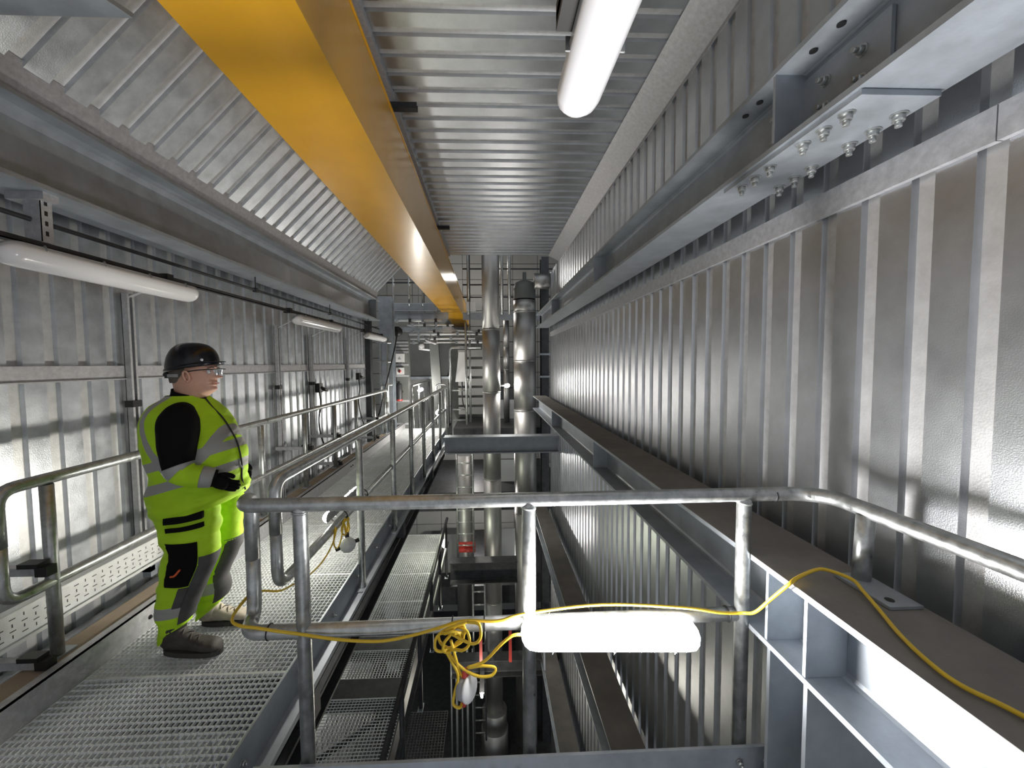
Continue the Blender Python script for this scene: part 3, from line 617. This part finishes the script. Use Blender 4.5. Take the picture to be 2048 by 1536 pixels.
MB().grid(visor, 20, 6).grid(lambda u, v: visor(u, v)+Vector((0, 0, -.005)), 20, 6).grid(lambda u, v: visor(u, 1)+Vector((0, 0, -.005*v)), 20, 2).build('visor', HAT, hh)
MB().lathe((-1.665, MY-.085, 1.725), (.3, -1, 0), [(0, .008), (.007, .006), (.008, 0)], 10).build('badge_stud', WHITEBOX, hh)
MB().box(-1.925, MY-.03, 1.618, -1.900, MY+.03, 1.660).tube([(-1.905, MY-.05, 1.64), (-1.915, MY, 1.64), (-1.905, MY+.05, 1.64)], .012, 8).build('ratchet', BLACK, hh)
def strapring(h): return lambda u, v: ring([(1.0, -1.908, -1.70, .086), (2.0, -1.908, -1.70, .086)], 1.5, PI*(.5+u), MY) + Vector((0, 0, .125+h*v+.02*math.sin(PI*u)**.5*0))
MB().grid(strapring(.018), 24, 2).build('headband', REFL, hh)
# glasses
g = MB().tube(smooth_path([(-1.752, MY-.083, 1.657), (-1.70, MY-.086, 1.664), (-1.650, MY-.075, 1.668), (-1.630, MY-.058, 1.668), (-1.622, MY-.03, 1.670), (-1.616, MY, 1.671), (-1.622, MY+.03, 1.670), (-1.630, MY+.058, 1.668), (-1.650, MY+.075, 1.668), (-1.752, MY+.083, 1.657)]), .0032, 8).build('safety_glasses', BLACK, person)
MB().grid(lambda u, v: Vector((-1.619-.035*abs(2*u-1)**2.2-.004*v, MY+(2*u-1)*.066, 1.668-.036*v*(1-.25*abs(2*u-1)**3)*(1-.45*math.exp(-((2*u-1)/.16)**2)))), 30, 6).build('lens', LENS, g)
# --- dark shirt collar and trunk top
MB().grid(lambda u, v: ring([(1.45, -1.935, -1.68, .11), (1.50, -1.905, -1.71, .090), (1.535, -1.895, -1.715, .083), (1.56, -1.893, -1.72, .081)], 1.45+.10*v, 2*PI*u, MY, 2.1, tilt=-.28, x0=-1.87), 40, 8, wrap=True).build('collar', BFAB, person)
# --- jacket
jT = [(.775, -1.990, -1.56, .222), (.83, -2.006, -1.52, .228), (.90, -2.018, -1.500, .225), (.95, -2.020, -1.505, .218), (1.0, -2.008, -1.522, .21), (1.05, -2.008, -1.520, .212), (1.10, -2.020, -1.517, .215), (1.16, -2.032, -1.522, .216), (1.22, -2.036, -1.540, .218), (1.28, -2.036, -1.566, .220), (1.33, -2.030, -1.595, .224), (1.38, -2.016, -1.628, .226), (1.42, -1.998, -1.655, .215), (1.455, -1.975, -1.68, .185), (1.48, -1.95, -1.70, .145), (1.50, -1.925, -1.715, .112), (1.515, -1.915, -1.722, .10)]
def jk(u, v, off=0.):
    z = .785+.73*v; lo = max(0, 1-v/.35); p = ring(jT, z, 2*PI*u, MY, 2.35, wr=.010+.010*lo, wz=11, seed=3, off=off)
    p.z += .26*(p.x+1.985)*max(0, 1-v/.32)**1.2*.9
    return p
JK = MB().grid(jk, 96, 70, wrap=True).grid(lambda u, v: jk(u, 0)+Vector((-.012*math.cos(2*PI*u)*v, -.012*math.sin(2*PI*u)*v, .03*v)), 96, 2, wrap=True).build('hi_vis_jacket', JACKET, person)
MB().tube(smooth_path([(-1.713, MY-.005, 1.50), (-1.672, MY-.004, 1.44), (-1.612, MY-.004, 1.372), (-1.56, MY-.004, 1.28), (-1.532, MY-.004, 1.21), (-1.514, MY-.004, 1.10), (-1.516, MY-.004, 1.0), (-1.498, MY-.004, .93)]), .005, 6).build('zip', BLACK, JK)
MB().tube([(-1.518, MY-.01, 1.085), (-1.500, MY-.012, 1.06)], .004, 6).build('zip_pull', WHITEBOX, JK)
# sleeves (arm from shoulder to wrist), near and far
def arm(s_):
    if s_ > 0: return [Vector((p.x-.045*max(0, (p.x+1.75)/.2), p.y+.01, p.z-.03*max(0, (p.x+1.75)/.2))) for p in smooth_path([(-1.82, MY+.105, 1.40), (-1.80, MY+.185, 1.385), (-1.79, MY+.215, 1.31), (-1.785, MY+.235, 1.22), (-1.77, MY+.245, 1.14), (-1.74, MY+.245, 1.08), (-1.70, MY+.23, 1.05), (-1.67, MY+.21, 1.03), (-1.64, MY+.19, 1.01)], 6)], [.06+.015*math.sin(PI*i/48) for i in range(49)]
    P = smooth_path([(-1.765, MY+s_*.115, 1.425), (-1.735, MY+s_*.185, 1.385), (-1.712, MY+s_*.228, 1.31), (-1.705, MY+s_*.245, 1.22), (-1.698, MY+s_*.255, 1.145), (-1.67, MY+s_*.252, 1.105), (-1.64, MY+s_*.237, 1.085), (-1.585, MY+s_*.212, 1.068), (-1.545, MY+s_*.188, 1.054)], 6)
    R = [interp([(0, .070), (.13, .098), (.28, .096), (.45, .080), (.58, .070), (.70, .064), (.85, .057), (1, .050)], i/(len(P)-1))[0] for i in range(len(P))]
    return P, R
for s_ in (-1, 1):
    P, R = arm(s_); n = len(P)-1
    def seg(a, b, off, m, name, par, wr=.006):
        i0, i1 = int(a*n), int(b*n); mb = MB().tube(P[i0:i1+1], [r+off for r in R[i0:i1+1]], 28)
        mb.v = [tuple(Vector(v) + Vector((noise.noise(Vector(v)*16), noise.noise(Vector(v)*16+Vector((9, 0, 0))), noise.noise(Vector(v)*16+Vector((0, 9, 0)))))*wr) for v in mb.v]
        return mb.build(name, m, par)
    A = seg(0, 1, -.003, BFAB, 'sleeve', person, .004)
    if s_ < 0 or True:
        seg(.50, .61, .003, REFL, 'reflective_band', A, .002); seg(.60, .86, .001, SLEEVE, 'forearm_cloth', A, .008); seg(.84, .97, .003, REFL, 'reflective_band', A, .003)
    # gloved hand going into the jacket pocket
    base = Vector((-1.567 if s_ < 0 else -1.66, MY+s_*.198, 1.060 if s_ < 0 else 1.02)); d = Vector((.74, -s_*.30, -.50)).normalized(); sd = Vector((0, s_, .1)).normalized(); up = sd.cross(d)*(s_)
    up = Vector((d.z*-1, 0, d.x)).normalized()
    H = MB()
    H.tube([base-d*.035, base, base+d*.02, base+d*.05, base+d*.085, base+d*.098], [.044, .043, .036, .041, .036, .02], 16)
    for i, (o_, L) in enumerate(((-.027, .060), (-.009, .070), (.009, .066), (.026, .052))):
        st = base+d*.075+up*o_; H.tube(smooth_path([st, st+d*L*.45-sd*.004, st+d*L*.75-sd*.018, st+d*L*.9-sd*.034], 3), [.0105]*9+[.007], 8)
    st = base+d*.030+up*.034; H.tube(smooth_path([st, st+d*.022+up*.016, st+d*.048+up*.020-sd*.006, st+d*.066+up*.014-sd*.012], 3), [.013]*9+[.008], 8)
    H.build('gloved_hand', BFAB, person)
# --- trousers
def leg(cy, dx, dxf):
    T = [(.02, -1.958+dx, -1.845+dx, .062), (.06, -1.962+dx, -1.835+dx, .068), (.12, -1.958+dx, -1.800+dx, .072), (.17, -1.960+dx, -1.788+dx, .079), (.26, -1.975+dx, -1.762+dx, .084), (.35, -1.960+dx, -1.728+dxf, .086), (.42, -1.945+dxf, -1.690+dxf, .088), (.50, -1.928+dxf, -1.648+dxf, .090), (.56, -1.912+dxf, -1.622+dxf, .094), (.615, -1.905, -1.612, .10), (.685, -1.925, -1.606, .100), (.76, -1.948, -1.60, .100), (.84, -1.96, -1.595, .098), (.93, -1.96, -1.60, .09)]
    return T
legs = [(MY-.105, 0., 0., 7), (MY+.115, .055, .01, 21)]
LT = []
for cy, dx, dxf, sd_ in legs:
    T = leg(cy, dx, dxf); LT.append((T, cy, sd_))
def legpt(i, z, th, off=0.):
    T, cy, sd_ = LT[i]; p = ring(T, z, th, cy, 2.2, wr=.011, wz=15, seed=sd_, off=off)
    p.z += .75*(p.x-T[0][1])*max(0, 1-(z-.045)/.16)**1.3; return p
tb = MB()
for i in (0, 1): tb.grid(lambda u, v: legpt(i, .045+.88*v, 2*PI*u), 56, 70, wrap=True)
TR = tb.build('trousers', TROUS, person)
def patch(i, z0, z1, t0, t1, m, name, off=.006, nz=14, nt=14, cut=None, fz=None):
    def F(u, v):
        z = z0+(z1-z0)*v
        if cut and v < cut: pass
        th = t0+(t1-t0)*u
        return legpt(i, z+(fz(u) if fz else 0), th, off*(0.15 if (u in (0., 1.) or v in (0., 1.)) else 1))
    return MB().grid(F, nt, nz).build(name, m, TR)
# th: 0 = forward (+x), -pi/2 = towards the camera
hp = patch(0, .425, .69, -PI*.62, -PI*.30, BFAB, 'thigh_pocket', .016)
patch(0, .18, .60, -PI*.29, PI*.25, GREYFAB, 'knee_panel', .006, fz=None)
patch(0, .30, .42, -PI*.42, -PI*.28, GREYFAB, 'knee_panel', .007)
MB().tube(smooth_path([(-1.80, MY-.218, .505), (-1.775, MY-.222, .512), (-1.745, MY-.220, .545)]), [.006]*13, 6).build('orange_tool', ORANGE, TR)
patch(1, .16, .60, -PI*.3, PI*.3, GREYFAB, 'knee_panel', .006)
patch(0, .795, .838, -PI*.60, -PI*.22, BFAB, 'pocket_flap', .020, fz=lambda u: .03*u)
patch(0, .748, .772, -PI*.60, -PI*.22, BFAB, 'pocket_trim', .016, fz=lambda u: .03*u)
# --- boots
def boot(x, y, L, m, yaw, h, name, lift=0.):
    T = [(0, .030, .004, .03), (.03, .040, .15, .042), (.10, .043, .155, .048), (.25, .045, .15, .05), (.38, .045, .115, .048), (.55, .049, .088, .052), (.72, .054, .078, .056), (.88, .052, .066, .053), (.96, .042, .050, .04), (1.0, .012, .025, .015)]
    c, s_ = math.cos(yaw), math.sin(yaw)
    def F(u, v):
        _, hw, top_, hy = (0,)+tuple(interp([(a, b, tp, hh_) for a, b, tp, hh_ in T], v)[:3]); th = 2*PI*u
        lx = v*L; ly = hw*math.copysign(abs(math.cos(th))**.8, math.cos(th)); hz = .022+max(0, (top_*h-.022))*(.5+.5*math.sin(th)) if True else 0
        if v == 0 or v == 1: ly *= .4
        n_ = noise.noise(Vector((lx*30, ly*30, hz*30)))*.003
        return Vector((x+lx*c-ly*s_, y+lx*s_+ly*c, hz+lift+n_))
    b = MB().grid(F, 32, 34, wrap=True).build(name, m, person)
    def S(u, v):
        th = 2*PI*u; lx = L/2+(L/2+.005)*math.copysign(abs(math.cos(th))**.75, math.cos(th)); ly = (.050+.006*math.cos(th))*math.copysign(abs(math.sin(th))**.8, math.sin(th)); r_ = (.0 if v in (0., 1.) else 1)
        zz = (0, .0, .028, .028)[min(3, int(v*3+.5))]
        return Vector((x+(L/2+(lx-L/2)*r_)*c-ly*r_*s_, y+(L/2+(lx-L/2)*r_)*s_+ly*r_*c, zz+lift+.001))
    MB().grid(S, 40, 4, wrap=True, smooth=False).build('sole', SOLE, b)
    for i in range(5):
        v = .36+i*.065; _, = (0,); hw, top_, _h = interp([(a, b_, tp, hh_) for a, b_, tp, hh_ in T], v)
        lx = v*L; z_ = top_*h+lift+.002; zz = .012*(1 if i % 2 else -1)
        p = [(lx-zz, -.030, z_-.012), (lx, 0, z_+.003), (lx+zz, .030, z_-.012)]
        MB().tube(smooth_path([(x+a*c-b_*s_, y+a*s_+b_*c, q) for a, b_, q in p], 4), .0028, 6).build('lace', HAIR, b)
    return b
boot(-1.925, MY-.125, .335, BOOT, -.06, 1.15, 'boot')
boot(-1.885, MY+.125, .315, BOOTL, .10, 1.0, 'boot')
# shaft of the near boot under the hem
MB().tube(smooth_path([(-1.885, MY-.12, .06), (-1.875, MY-.12, .12), (-1.865, MY-.12, .19)], 4), [.058]*9, 20).build('boot_shaft', BOOT, person)
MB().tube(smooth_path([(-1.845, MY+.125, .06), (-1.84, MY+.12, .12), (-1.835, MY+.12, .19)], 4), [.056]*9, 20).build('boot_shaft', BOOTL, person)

# ================================================================= FAR END
def vpipe(name, label, x, y, r, z0, z1, rings, dome=False):
    t = thing(name, label, 'pipe', (x, y, z0))
    mb = MB(); zz = [z0] + sorted(rings) + [z1]
    for za, zb in zip(zz, zz[1:]): mb.cyl((x, y, za), (x, y, zb), r+(.003 if zz.index(za) % 2 else 0), 48)
    for z in rings: mb.cyl((x, y, z-.012), (x, y, z+.012), r+.008, 48)
    mb.build('cladding', CLAD, t)
    if dome:
        MB().lathe((x, y, 0), (0, 0, 1), [(r*.98, z1+.03), (r*.98, z1+.32), (r*.86, z1+.46), (r*.45, z1+.52), (r*.18, z1+.54), (r*.16, z1+.75), (0, z1+.76)], 40).build('cap', TANK, t)
    return t
vpipe('insulated_pipe', 'tall left metal clad pipe rising to the ceiling edge', .072, 10.2, .225, -9, 6.5, [-4.6, -1.3, .95, 2.55])
MB().cyl((.072, 10.2, -8.99), (.072, 10.2, -8.1), .36, 40).cyl((.072, 10.2, -8.1), (.072, 10.2, -7.6), .33, 40).build('flared_base', CLAD, bpy.data.objects['insulated_pipe'])
vpipe('insulated_pipe', 'thick right metal clad pipe with capped top', .98, 10.65, .30, -9, 3.36, [-2.4, .42, 1.75, 3.05], True)
t = thing('elbow_pipe', 'short horizontal clad pipe from the capped pipe to the right wall', 'pipe', (1.3, 10.5, 3.65))
MB().cyl((1.20, 10.28, 3.80), (1.59, 10.28, 3.80), .2, 24).build('cladding', CLAD, t)
vpipe('insulated_pipe', 'slim bright clad pipe behind the two big pipes', .55, 12.2, .09, -.12, 3.0, [1.5, 2.2])
def frame_box(name, label, cat, b, m): return tag(MB().box(*b).build(name, m), label, cat)
# end frame by the left wall
t = thing('steel_column', 'bluish steel column at the end of the left wall by the control boxes', 'column', (-2.45, 9.8, -1))
MB().box(-2.62, 9.6, -6, -2.30, 9.62, 3.3).build('flange', STEEL, t); MB().box(-2.62, 9.86, -6, -2.30, 9.88, 3.3).build('flange', STEEL, t); MB().box(-2.468, 9.62, -6, -2.452, 9.86, 3.3).build('web', STEEL, t)
t = thing('steel_column', 'dark column just past the corrugated left wall behind the third wall lamp', 'column', (-2.7, 9.1, -1))
MB().box(-2.85, 9.02, -6, -2.66, 9.2, 3.3).build('shaft', DARK, t)
t = thing('tube_ladder', 'small white rung frame on the column past the left wall', 'frame', (-2.5, 9.4, 0))
for x in (-2.56, -2.40): MB().tube([(x, 9.5, .1), (x, 9.5, 2.3)], .022, 8).build('upright', PIPE, t)
for z in (.5, 1.2, 1.75, 2.2): MB().tube([(-2.66, 9.5, z), (-2.30, 9.5, z)], .02, 8).build('rung', PIPE, t)
t = thing('equipment_panel', 'grey equipment column with slotted rows beside the far walkway', 'cabinet', (-2.2, 10.3, -.1))
MB().box(-2.40, 10.42, -.1, -2.10, 10.7, 2.45).build('body', TANK, t)
for z in (.1, .70, 1.36, 1.65, 1.98, 2.06, 2.15, 2.23): MB().box(-2.42, 10.405, z, -2.08, 10.419, z+.05).build('rail', FLASH, t)
t = thing('isolator_switch', 'small white isolator box with red and black switch by the far column', 'switch', (-2.28, 10.35, 1.45))
MB().box(-2.37, 10.26, 1.42, -2.20, 10.416, 1.60).build('box', WHITEBOX, t); MB().lathe((-2.285, 10.26, 1.51), (0, -1, 0), [(.04, 0), (.04, .02), (0, .02)], 16).build('dial', RED, t); MB().box(-2.295, 10.22, 1.47, -2.275, 10.24, 1.55).build('knob', BLACK, t)
t = thing('control_box', 'grey control box with warning triangle above the isolator', 'control box', (-2.28, 10.35, 1.8))
MB().box(-2.38, 10.26, 1.74, -2.18, 10.403, 1.96).build('box', WHITEBOX, t); MB().prism([(-2.32, 1.81), (-2.24, 1.81), (-2.28, 1.88)], 1, 10.253, 10.259).build('warning_triangle', HOUSE, t)
MB().cyl((-2.36, 10.3, 1.74), (-2.36, 10.3, 1.70), .015, 8).build('gland', BLACK, t); MB().cyl((-2.26, 10.3, 1.74), (-2.26, 10.3, 1.70), .015, 8).build('gland', BLACK, t)
t = thing('dark_cylinder', 'dark extinguisher-like cylinder standing on the far equipment column', 'cylinder', (-2.37, 10.2, .7))
MB().lathe((-2.32, 10.32, .72), (0, 0, 1), [(0, 0), (.075, .01), (.08, .04), (.08, .42), (.06, .47), (.02, .49), (.02, .53), (0, .53)], 20).build('body', DARK, t)  # extinguisher-like; its shadowed look is put into the dark body colour
MB().box(-2.40, 10.38, .95, -2.24, 10.42, 1.0).build('strap', BLACK, t)
MB().lathe((-2.32, 10.32, .72), (0, 0, 1), [(.0815, .02), (.0815, .06)], 20).build('band', RED, t)
tag(MB().tube(smooth_path([(-2.20, 9.75, 2.5), (-2.24, 9.6, 2.1), (-2.33, 9.35, 1.5), (-2.45, 9.3, 1.0), (-2.50, 9.1, .6), (-2.55, 8.8, .3)]), .016, 8).build('black_cable', BLACK), 'thick black cable hanging diagonally at the end of the left wall', 'cable')
t = thing('cable_hub', 'black cable reel fixed under the trays at the far left', 'reel', (-2.25, 9.95, 2.5))
MB().lathe((-2.26, 9.9, 2.5), (0, 1, 0), [(0, 0), (.12, 0), (.12, .03), (.07, .04), (.07, .1), (.12, .11), (.12, .14), (0, .14)], 20).build('reel', BLACK, t)
# upper cross platform
t = thing('upper_platform', 'grey channel edged platform with railing crossing behind the yellow girder', 'platform', (-2, 10.5, 3))
MB().box(-2.7, 10.45, 3.07, -1.33, 10.47, 3.27).box(-2.7, 10.40, 3.25, -1.33, 10.47, 3.27).box(-2.7, 10.40, 3.07, -1.33, 10.47, 3.085).build('channel', STEEL, t)
MB().box(-2.6, 10.6, 2.88, -1.05, 10.62, 3.06).build('channel', STEEL, t)
for x in (-2.45, -2.05, -1.7, -1.36): MB().tube([(x, 10.46, 3.2), (x, 10.46, 4.3)], .024, 8).build('post', PIPE, t)
for z in (3.8, 4.25): MB().tube([(-2.7, 10.46, z), (-1.34, 10.46, z)], .022, 8).build('rail', DARK, t)
# second upper platform on right
t = thing('upper_platform', 'pale channel edged upper platform seen between girder and left big pipe', 'platform', (-.3, 11.5, 3))
MB().box(-.72, 11.5, 2.95, 2.0, 11.53, 3.16).build('channel', STEEL, t)
for x in (-.55, .40, .62): MB().tube([(x, 11.5, 3.1), (x, 11.5, 7.39)], .05, 10).build('post', PIPE, t)
for z in (3.6, 3.95, 4.4): MB().tube([(-.72, 11.5, z), (2.2, 11.5, z)], .022, 8).build('rail', DARK, t)
MB().box(-.62, 11.4, 3.2, -.35, 11.5, 3.45).build('control_box', WHITEBOX, t)
# trays / bright small pipes under it
spec = [(2.83, 10.5, -2.55, -1.2, .03, 'topmost of the bright thin pipes'), (2.70, 10.4, -2.1, -.9, .022, 'second bright thin pipe'), (2.55, 10.5, -2.3, .05, .022, 'third bright thin pipe'), (2.47, 10.45, -2.06, -.05, .03, 'fourth bright thin pipe'), (2.36, 10.6, -2.06, -.35, .025, 'fifth bright thin pipe'), (2.27, 10.8, -2.3, .0, .02, 'lowest of the bright thin pipes')]
for z, y, x0, x1, r, ll in spec:
    t = thing('thin_pipe', ll + ' under the cross platform at the far end', 'pipe', (x0, y, z))
    MB().tube([(x0, y, z), (x1, y, z)], r, 10).build('tube', GRATE, t)
    for i in range(4):
        x = x0+(x1-x0)*(i+.5)/4; MB().box(x-.03, y-r-.015, z-r-.02, x+.03, y+r+.015, z+r+.02).build('clamp', DARK if i % 2 else STEEL, t)
t = thing('cable_ladder', 'galvanised cable ladder bundle hung under the far cross platform', 'tray', (-1.6, 10.9, 2.6))
MB().box(-2.4, 10.98, 2.6, -.95, 11.01, 2.7).box(-2.4, 11.38, 2.6, -.95, 11.41, 2.7).build('side_rails', STEEL, t)
for x in (-2.2, -1.5): MB().cyl((x, 11.2, 2.64), (x, 11.2, 7.4), .012, 8).build('hanger_rod', DARK, t)
for i in range(8): MB().box(-2.35+i*.19, 11.01, 2.62, -2.31+i*.19, 11.38, 2.64).build('rung', PIPE, t)
MB().bar((-2.2, 11.2, 2.75), (-1.75, 11.0, 2.66), .03).build('strut', PIPE, t)
MB().box(-1.25, 10.95, 2.55, -1.0, 10.97, 2.75).build('plate', FLASH, t)
# ducts, tanks
t = thing('duct', 'large dark grey tapering duct behind the far walkway', 'duct', (-2.2, 13, 1))
MB().prism([(-3.2, 3.1), (-1.3, 3.1), (-1.3, 2.5), (-1.5, 1.2), (-3.2, 1.2)], 1, 14.4, 15.2).build('body', TANK, t)
MB().box(-3.2, 14.2, -.6, -1.45, 15.2, 1.15).build('lower_body', PANEL, t)
MB().box(-3.2, 14.15, 1.15, -1.3, 14.39, 1.24).build('edge', STEEL, t)
t = thing('support_post', 'grey green upright post in front of the dark duct', 'post', (-1.5, 12.5, 0))
MB().bar((-1.55, 12.5, -.5), (-1.72, 12.5, 2.8), .28, .2).build('shaft', TANK, t)
frame_box('machine_tank', 'dark grey tank between the far ladder and the duct', 'tank', (-1.25, 13.4, -1.2, .15, 15, 2.7), TANK)
t = thing('round_light', 'small round white lamp under the far thin pipes', 'lamp', (-1.72, 10.7, 2.05))
MB().lathe((-1.80, 10.75, 2.17), (.2, -1, -.2), [(0, .03), (.06, .025), (.075, 0), (.06, -.04), (0, -.04)], 20).build('lens', WHITEBOX, t)
MB().cyl((-1.86, 10.77, 2.17), (-1.86, 10.77, 7.4), .01, 8).build('stem', STEEL, t)
MB().lathe((-1.80, 10.75, 2.17), (.2, -1, -.2), [(.075, .01), (.095, 0), (.075, -.02)], 20).build('rim', HOUSE, t)
lamp('far_lamp', 'unlit white oblong lamp under the far thin pipes', (-1.62, 10.3, 2.33), (-1.32, 10.1, 2.22), .10, HOUSE, OFFW, clips=1)
MB().bar((-1.5, 10.24, 2.30), (-1.5, 10.46, 2.45), .02).build('hanger', STEEL, bpy.data.objects['far_lamp'])
lamp('far_lamp', 'unlit cream lamp on the far duct above the railing', (-2.1, 12.0, 2.17), (-1.75, 12.0, 2.13), .10, HOUSE, OFFW, clips=1)
MB().cyl((-1.9, 12.0, 2.16), (-1.9, 12.0, 7.4), .012, 8).build('hanger_rod', DARK, bpy.data.objects['far_lamp.001'])
lamp('far_lamp', 'long white tubular lamp beside the left big pipe above the cabinet', (-.9, 10.9, 2.28), (-.16, 10.9, 2.28), .07, HOUSE, OFFW, clips=2, side=(0, -1, 0))
MB().cyl((-.5, 10.92, 2.28), (-.5, 10.92, 7.4), .012, 8).build('hanger_rod', DARK, bpy.data.objects['far_lamp.002'])
# cabinet on ladder frame
t = thing('switch_cabinet', 'tall pale cabinet with slanted shadow hung behind the far end of the walkway', 'cabinet', (-.7, 10.7, 1.2))
MB().prism([(-.90, 1.20), (-.60, 1.20), (-.60, 2.0), (-.80, 2.0)], 1, 10.7, 10.9).build('body', WHITEBOX, t)
MB().tube(smooth_path([(-.72, 10.75, 1.2), (-.72, 10.7, .8), (-.68, 10.7, .55), (-.60, 10.7, .55), (-.58, 10.7, 1.2)]), .018, 8).build('cord', BLACK, t)
t = thing('tube_ladder', 'tall tube frame with rungs standing right of the pale cabinet', 'frame', (-.5, 10.6, 0))
for x, y in ((-.58, 10.28), (-.50, 10.72)): MB().tube([(x, y, .1), (x, y, 2.75)], .03, 10).build('upright', PIPE, t)
MB().tube(fillet([(-1.03, 10.6, .1), (-1.03, 10.6, 2.12), (-.2, 10.6, 2.12)], .1), .03, 10).build('hoop', PIPE, t)
for z in (.22, .5, 1.0): MB().tube([(-.95, 10.28, z), (-.55, 10.28, z)], .022, 8).build('rung', PIPE, t)
t = thing('hoop_rail', 'small bright tube hoop at the far end of the walkway', 'railing', (-1.3, 11, 0))
MB().tube(fillet([(-1.45, 11, 0), (-1.45, 11, 1.12), (-1.18, 11, 1.12), (-1.18, 11, 0)], .08), .026, 10).build('hoop', PIPE, t)
for i in range(7): frame_box('wall_rail', 'pale horizontal wall rail between ladder and left big pipe, %s' % ['lowest', 'second lowest', 'third lowest', 'middle', 'third highest', 'second highest', 'highest'][i], 'rail', (-.95, 12.4, .1+i*.3, .25, 12.5, .32+i*.3), PANEL)
frame_box('floor_slab', 'dark platform slab behind the far cross beam', 'platform', (-1.0, 11.0, -.35, 2.2, 15.5, -.12), DARK)
grp = grating('x', .25, .95, 12.0, 13.0, 1.02, .05, .05, .006)
tag(MB().box(.25, 12.9, -.12, .95, 12.95, .50).build('mesh_panel', GRATE), 'bright ribbed panel between the two big pipes', 'panel')
t = thing('steel_column', 'dark column right of the capped pipe at the end of the right wall', 'column', (1.6, 10.6, -9))
MB().box(1.42, 10.55, -9, 1.62, 10.57, 4.5).box(1.42, 10.85, -9, 1.62, 10.87, 4.5).box(1.51, 10.57, -9, 1.53, 10.85, 4.5).build('shaft', DARK, t)
for z in (.7, 1.3, 1.9): MB().box(1.36, 10.5, z, 1.66, 10.55, z+.05).build('collar', STEEL, t)
frame_box('window_strip', 'narrow pale strip high up beside the end of the right wall', 'panel', (1.55, 11.5, 4.3, 1.62, 11.52, 4.75), WHITEBOX)
# lower levels far end
vpipe('insulated_pipe', 'large pale pipe with rounded shoulder low down left of the big pipes', -.72, 11.2, .25, -6.0, -.9, [])
for z, yy, ll in ((-1.75, 11.5, 'upper'), (-4.6, 11.5, 'lower')):
    frame_box('floor_slab', 'dark platform slab deep in the shaft behind the pipes, %s one' % ll, 'platform', (-2.3, yy, z-.9, 2.2, 15.5, z-.35), DARK)
t = thing('shaft_ladder', 'steel ladder low in the shaft left of the big pipes', 'ladder', (-.6, 9.9, -3))
for x in (-.82, -.42): MB().tube([(x, 9.8, -3.1), (x, 9.8, -.35)], .025, 8).build('stile', PIPE, t)
for i in range(8): MB().tube([(-.82, 9.8, -2.9+i*.3), (-.42, 9.8, -2.9+i*.3)], .018, 8).build('rung', PIPE, t)
t = thing('shaft_ladder', 'dark steel ladder deeper in the shaft behind the red junction box glands', 'ladder', (-.3, 9.7, -7))
for x in (-.45, -.15): MB().tube([(x, 9.7, -8), (x, 9.7, -3.6)], .025, 8).build('stile', PIPE, t)
for i in range(12): MB().tube([(-.45, 9.7, -7.8+i*.34), (-.15, 9.7, -7.8+i*.34)], .018, 8).build('rung', PIPE, t)
for z, ll in ((-3.16, 'upper'), (-3.30, 'lower')):
    tag(MB().cyl((-.85, 10.4, z), (-.40, 10.4, z), .07, 16).build('red_cylinder', RED), 'small dull red horizontal cylinder low in the shaft, %s' % ll, 'cylinder')
for x, ll in ((-.22, 'left of the left big pipe'), (.40, 'between the two big pipes')):
    tag(MB().box(x-.03, 8.0, -4.6, x+.03, 8.06, -3.75).build('red_upright', RED), 'dull red upright bar deep in the shaft, ' + ll, 'bar')
t = thing('pale_sheeting', 'pale lit panel low between the two big pipes', 'panel', (.55, 12.5, -3))
MB().box(.30, 12.5, -1.35, .95, 12.55, -.45).build('sheet', WHITEBOX, t); MB().box(.30, 12.5, -2.2, .95, 12.55, -1.40).build('sheet', WHITEBOX, t); MB().box(.30, 12.4, -4.8, .95, 12.45, -3.6).build('sheet', WHITEBOX, t)
frame_box('back_cabinet', 'pale cabinet low in the shaft beyond the lower walkway', 'cabinet', (-1.6, 12.3, -5.4, -.9, 12.8, -3.7), PANEL)
random.seed(9)
names = ['left', 'second from left', 'middle', 'fourth', 'right']
for i in range(5):
    x = -1.05+i*.14
    tag(MB().tube([(x, 9.9, -8.8), (x, 9.9, -5.7)], .02+.01*(i % 2), 8).build('riser_pipe', GRATE), 'thin bright riser pipe at the very bottom of the shaft, ' + names[i], 'pipe', 'bottom riser pipes')
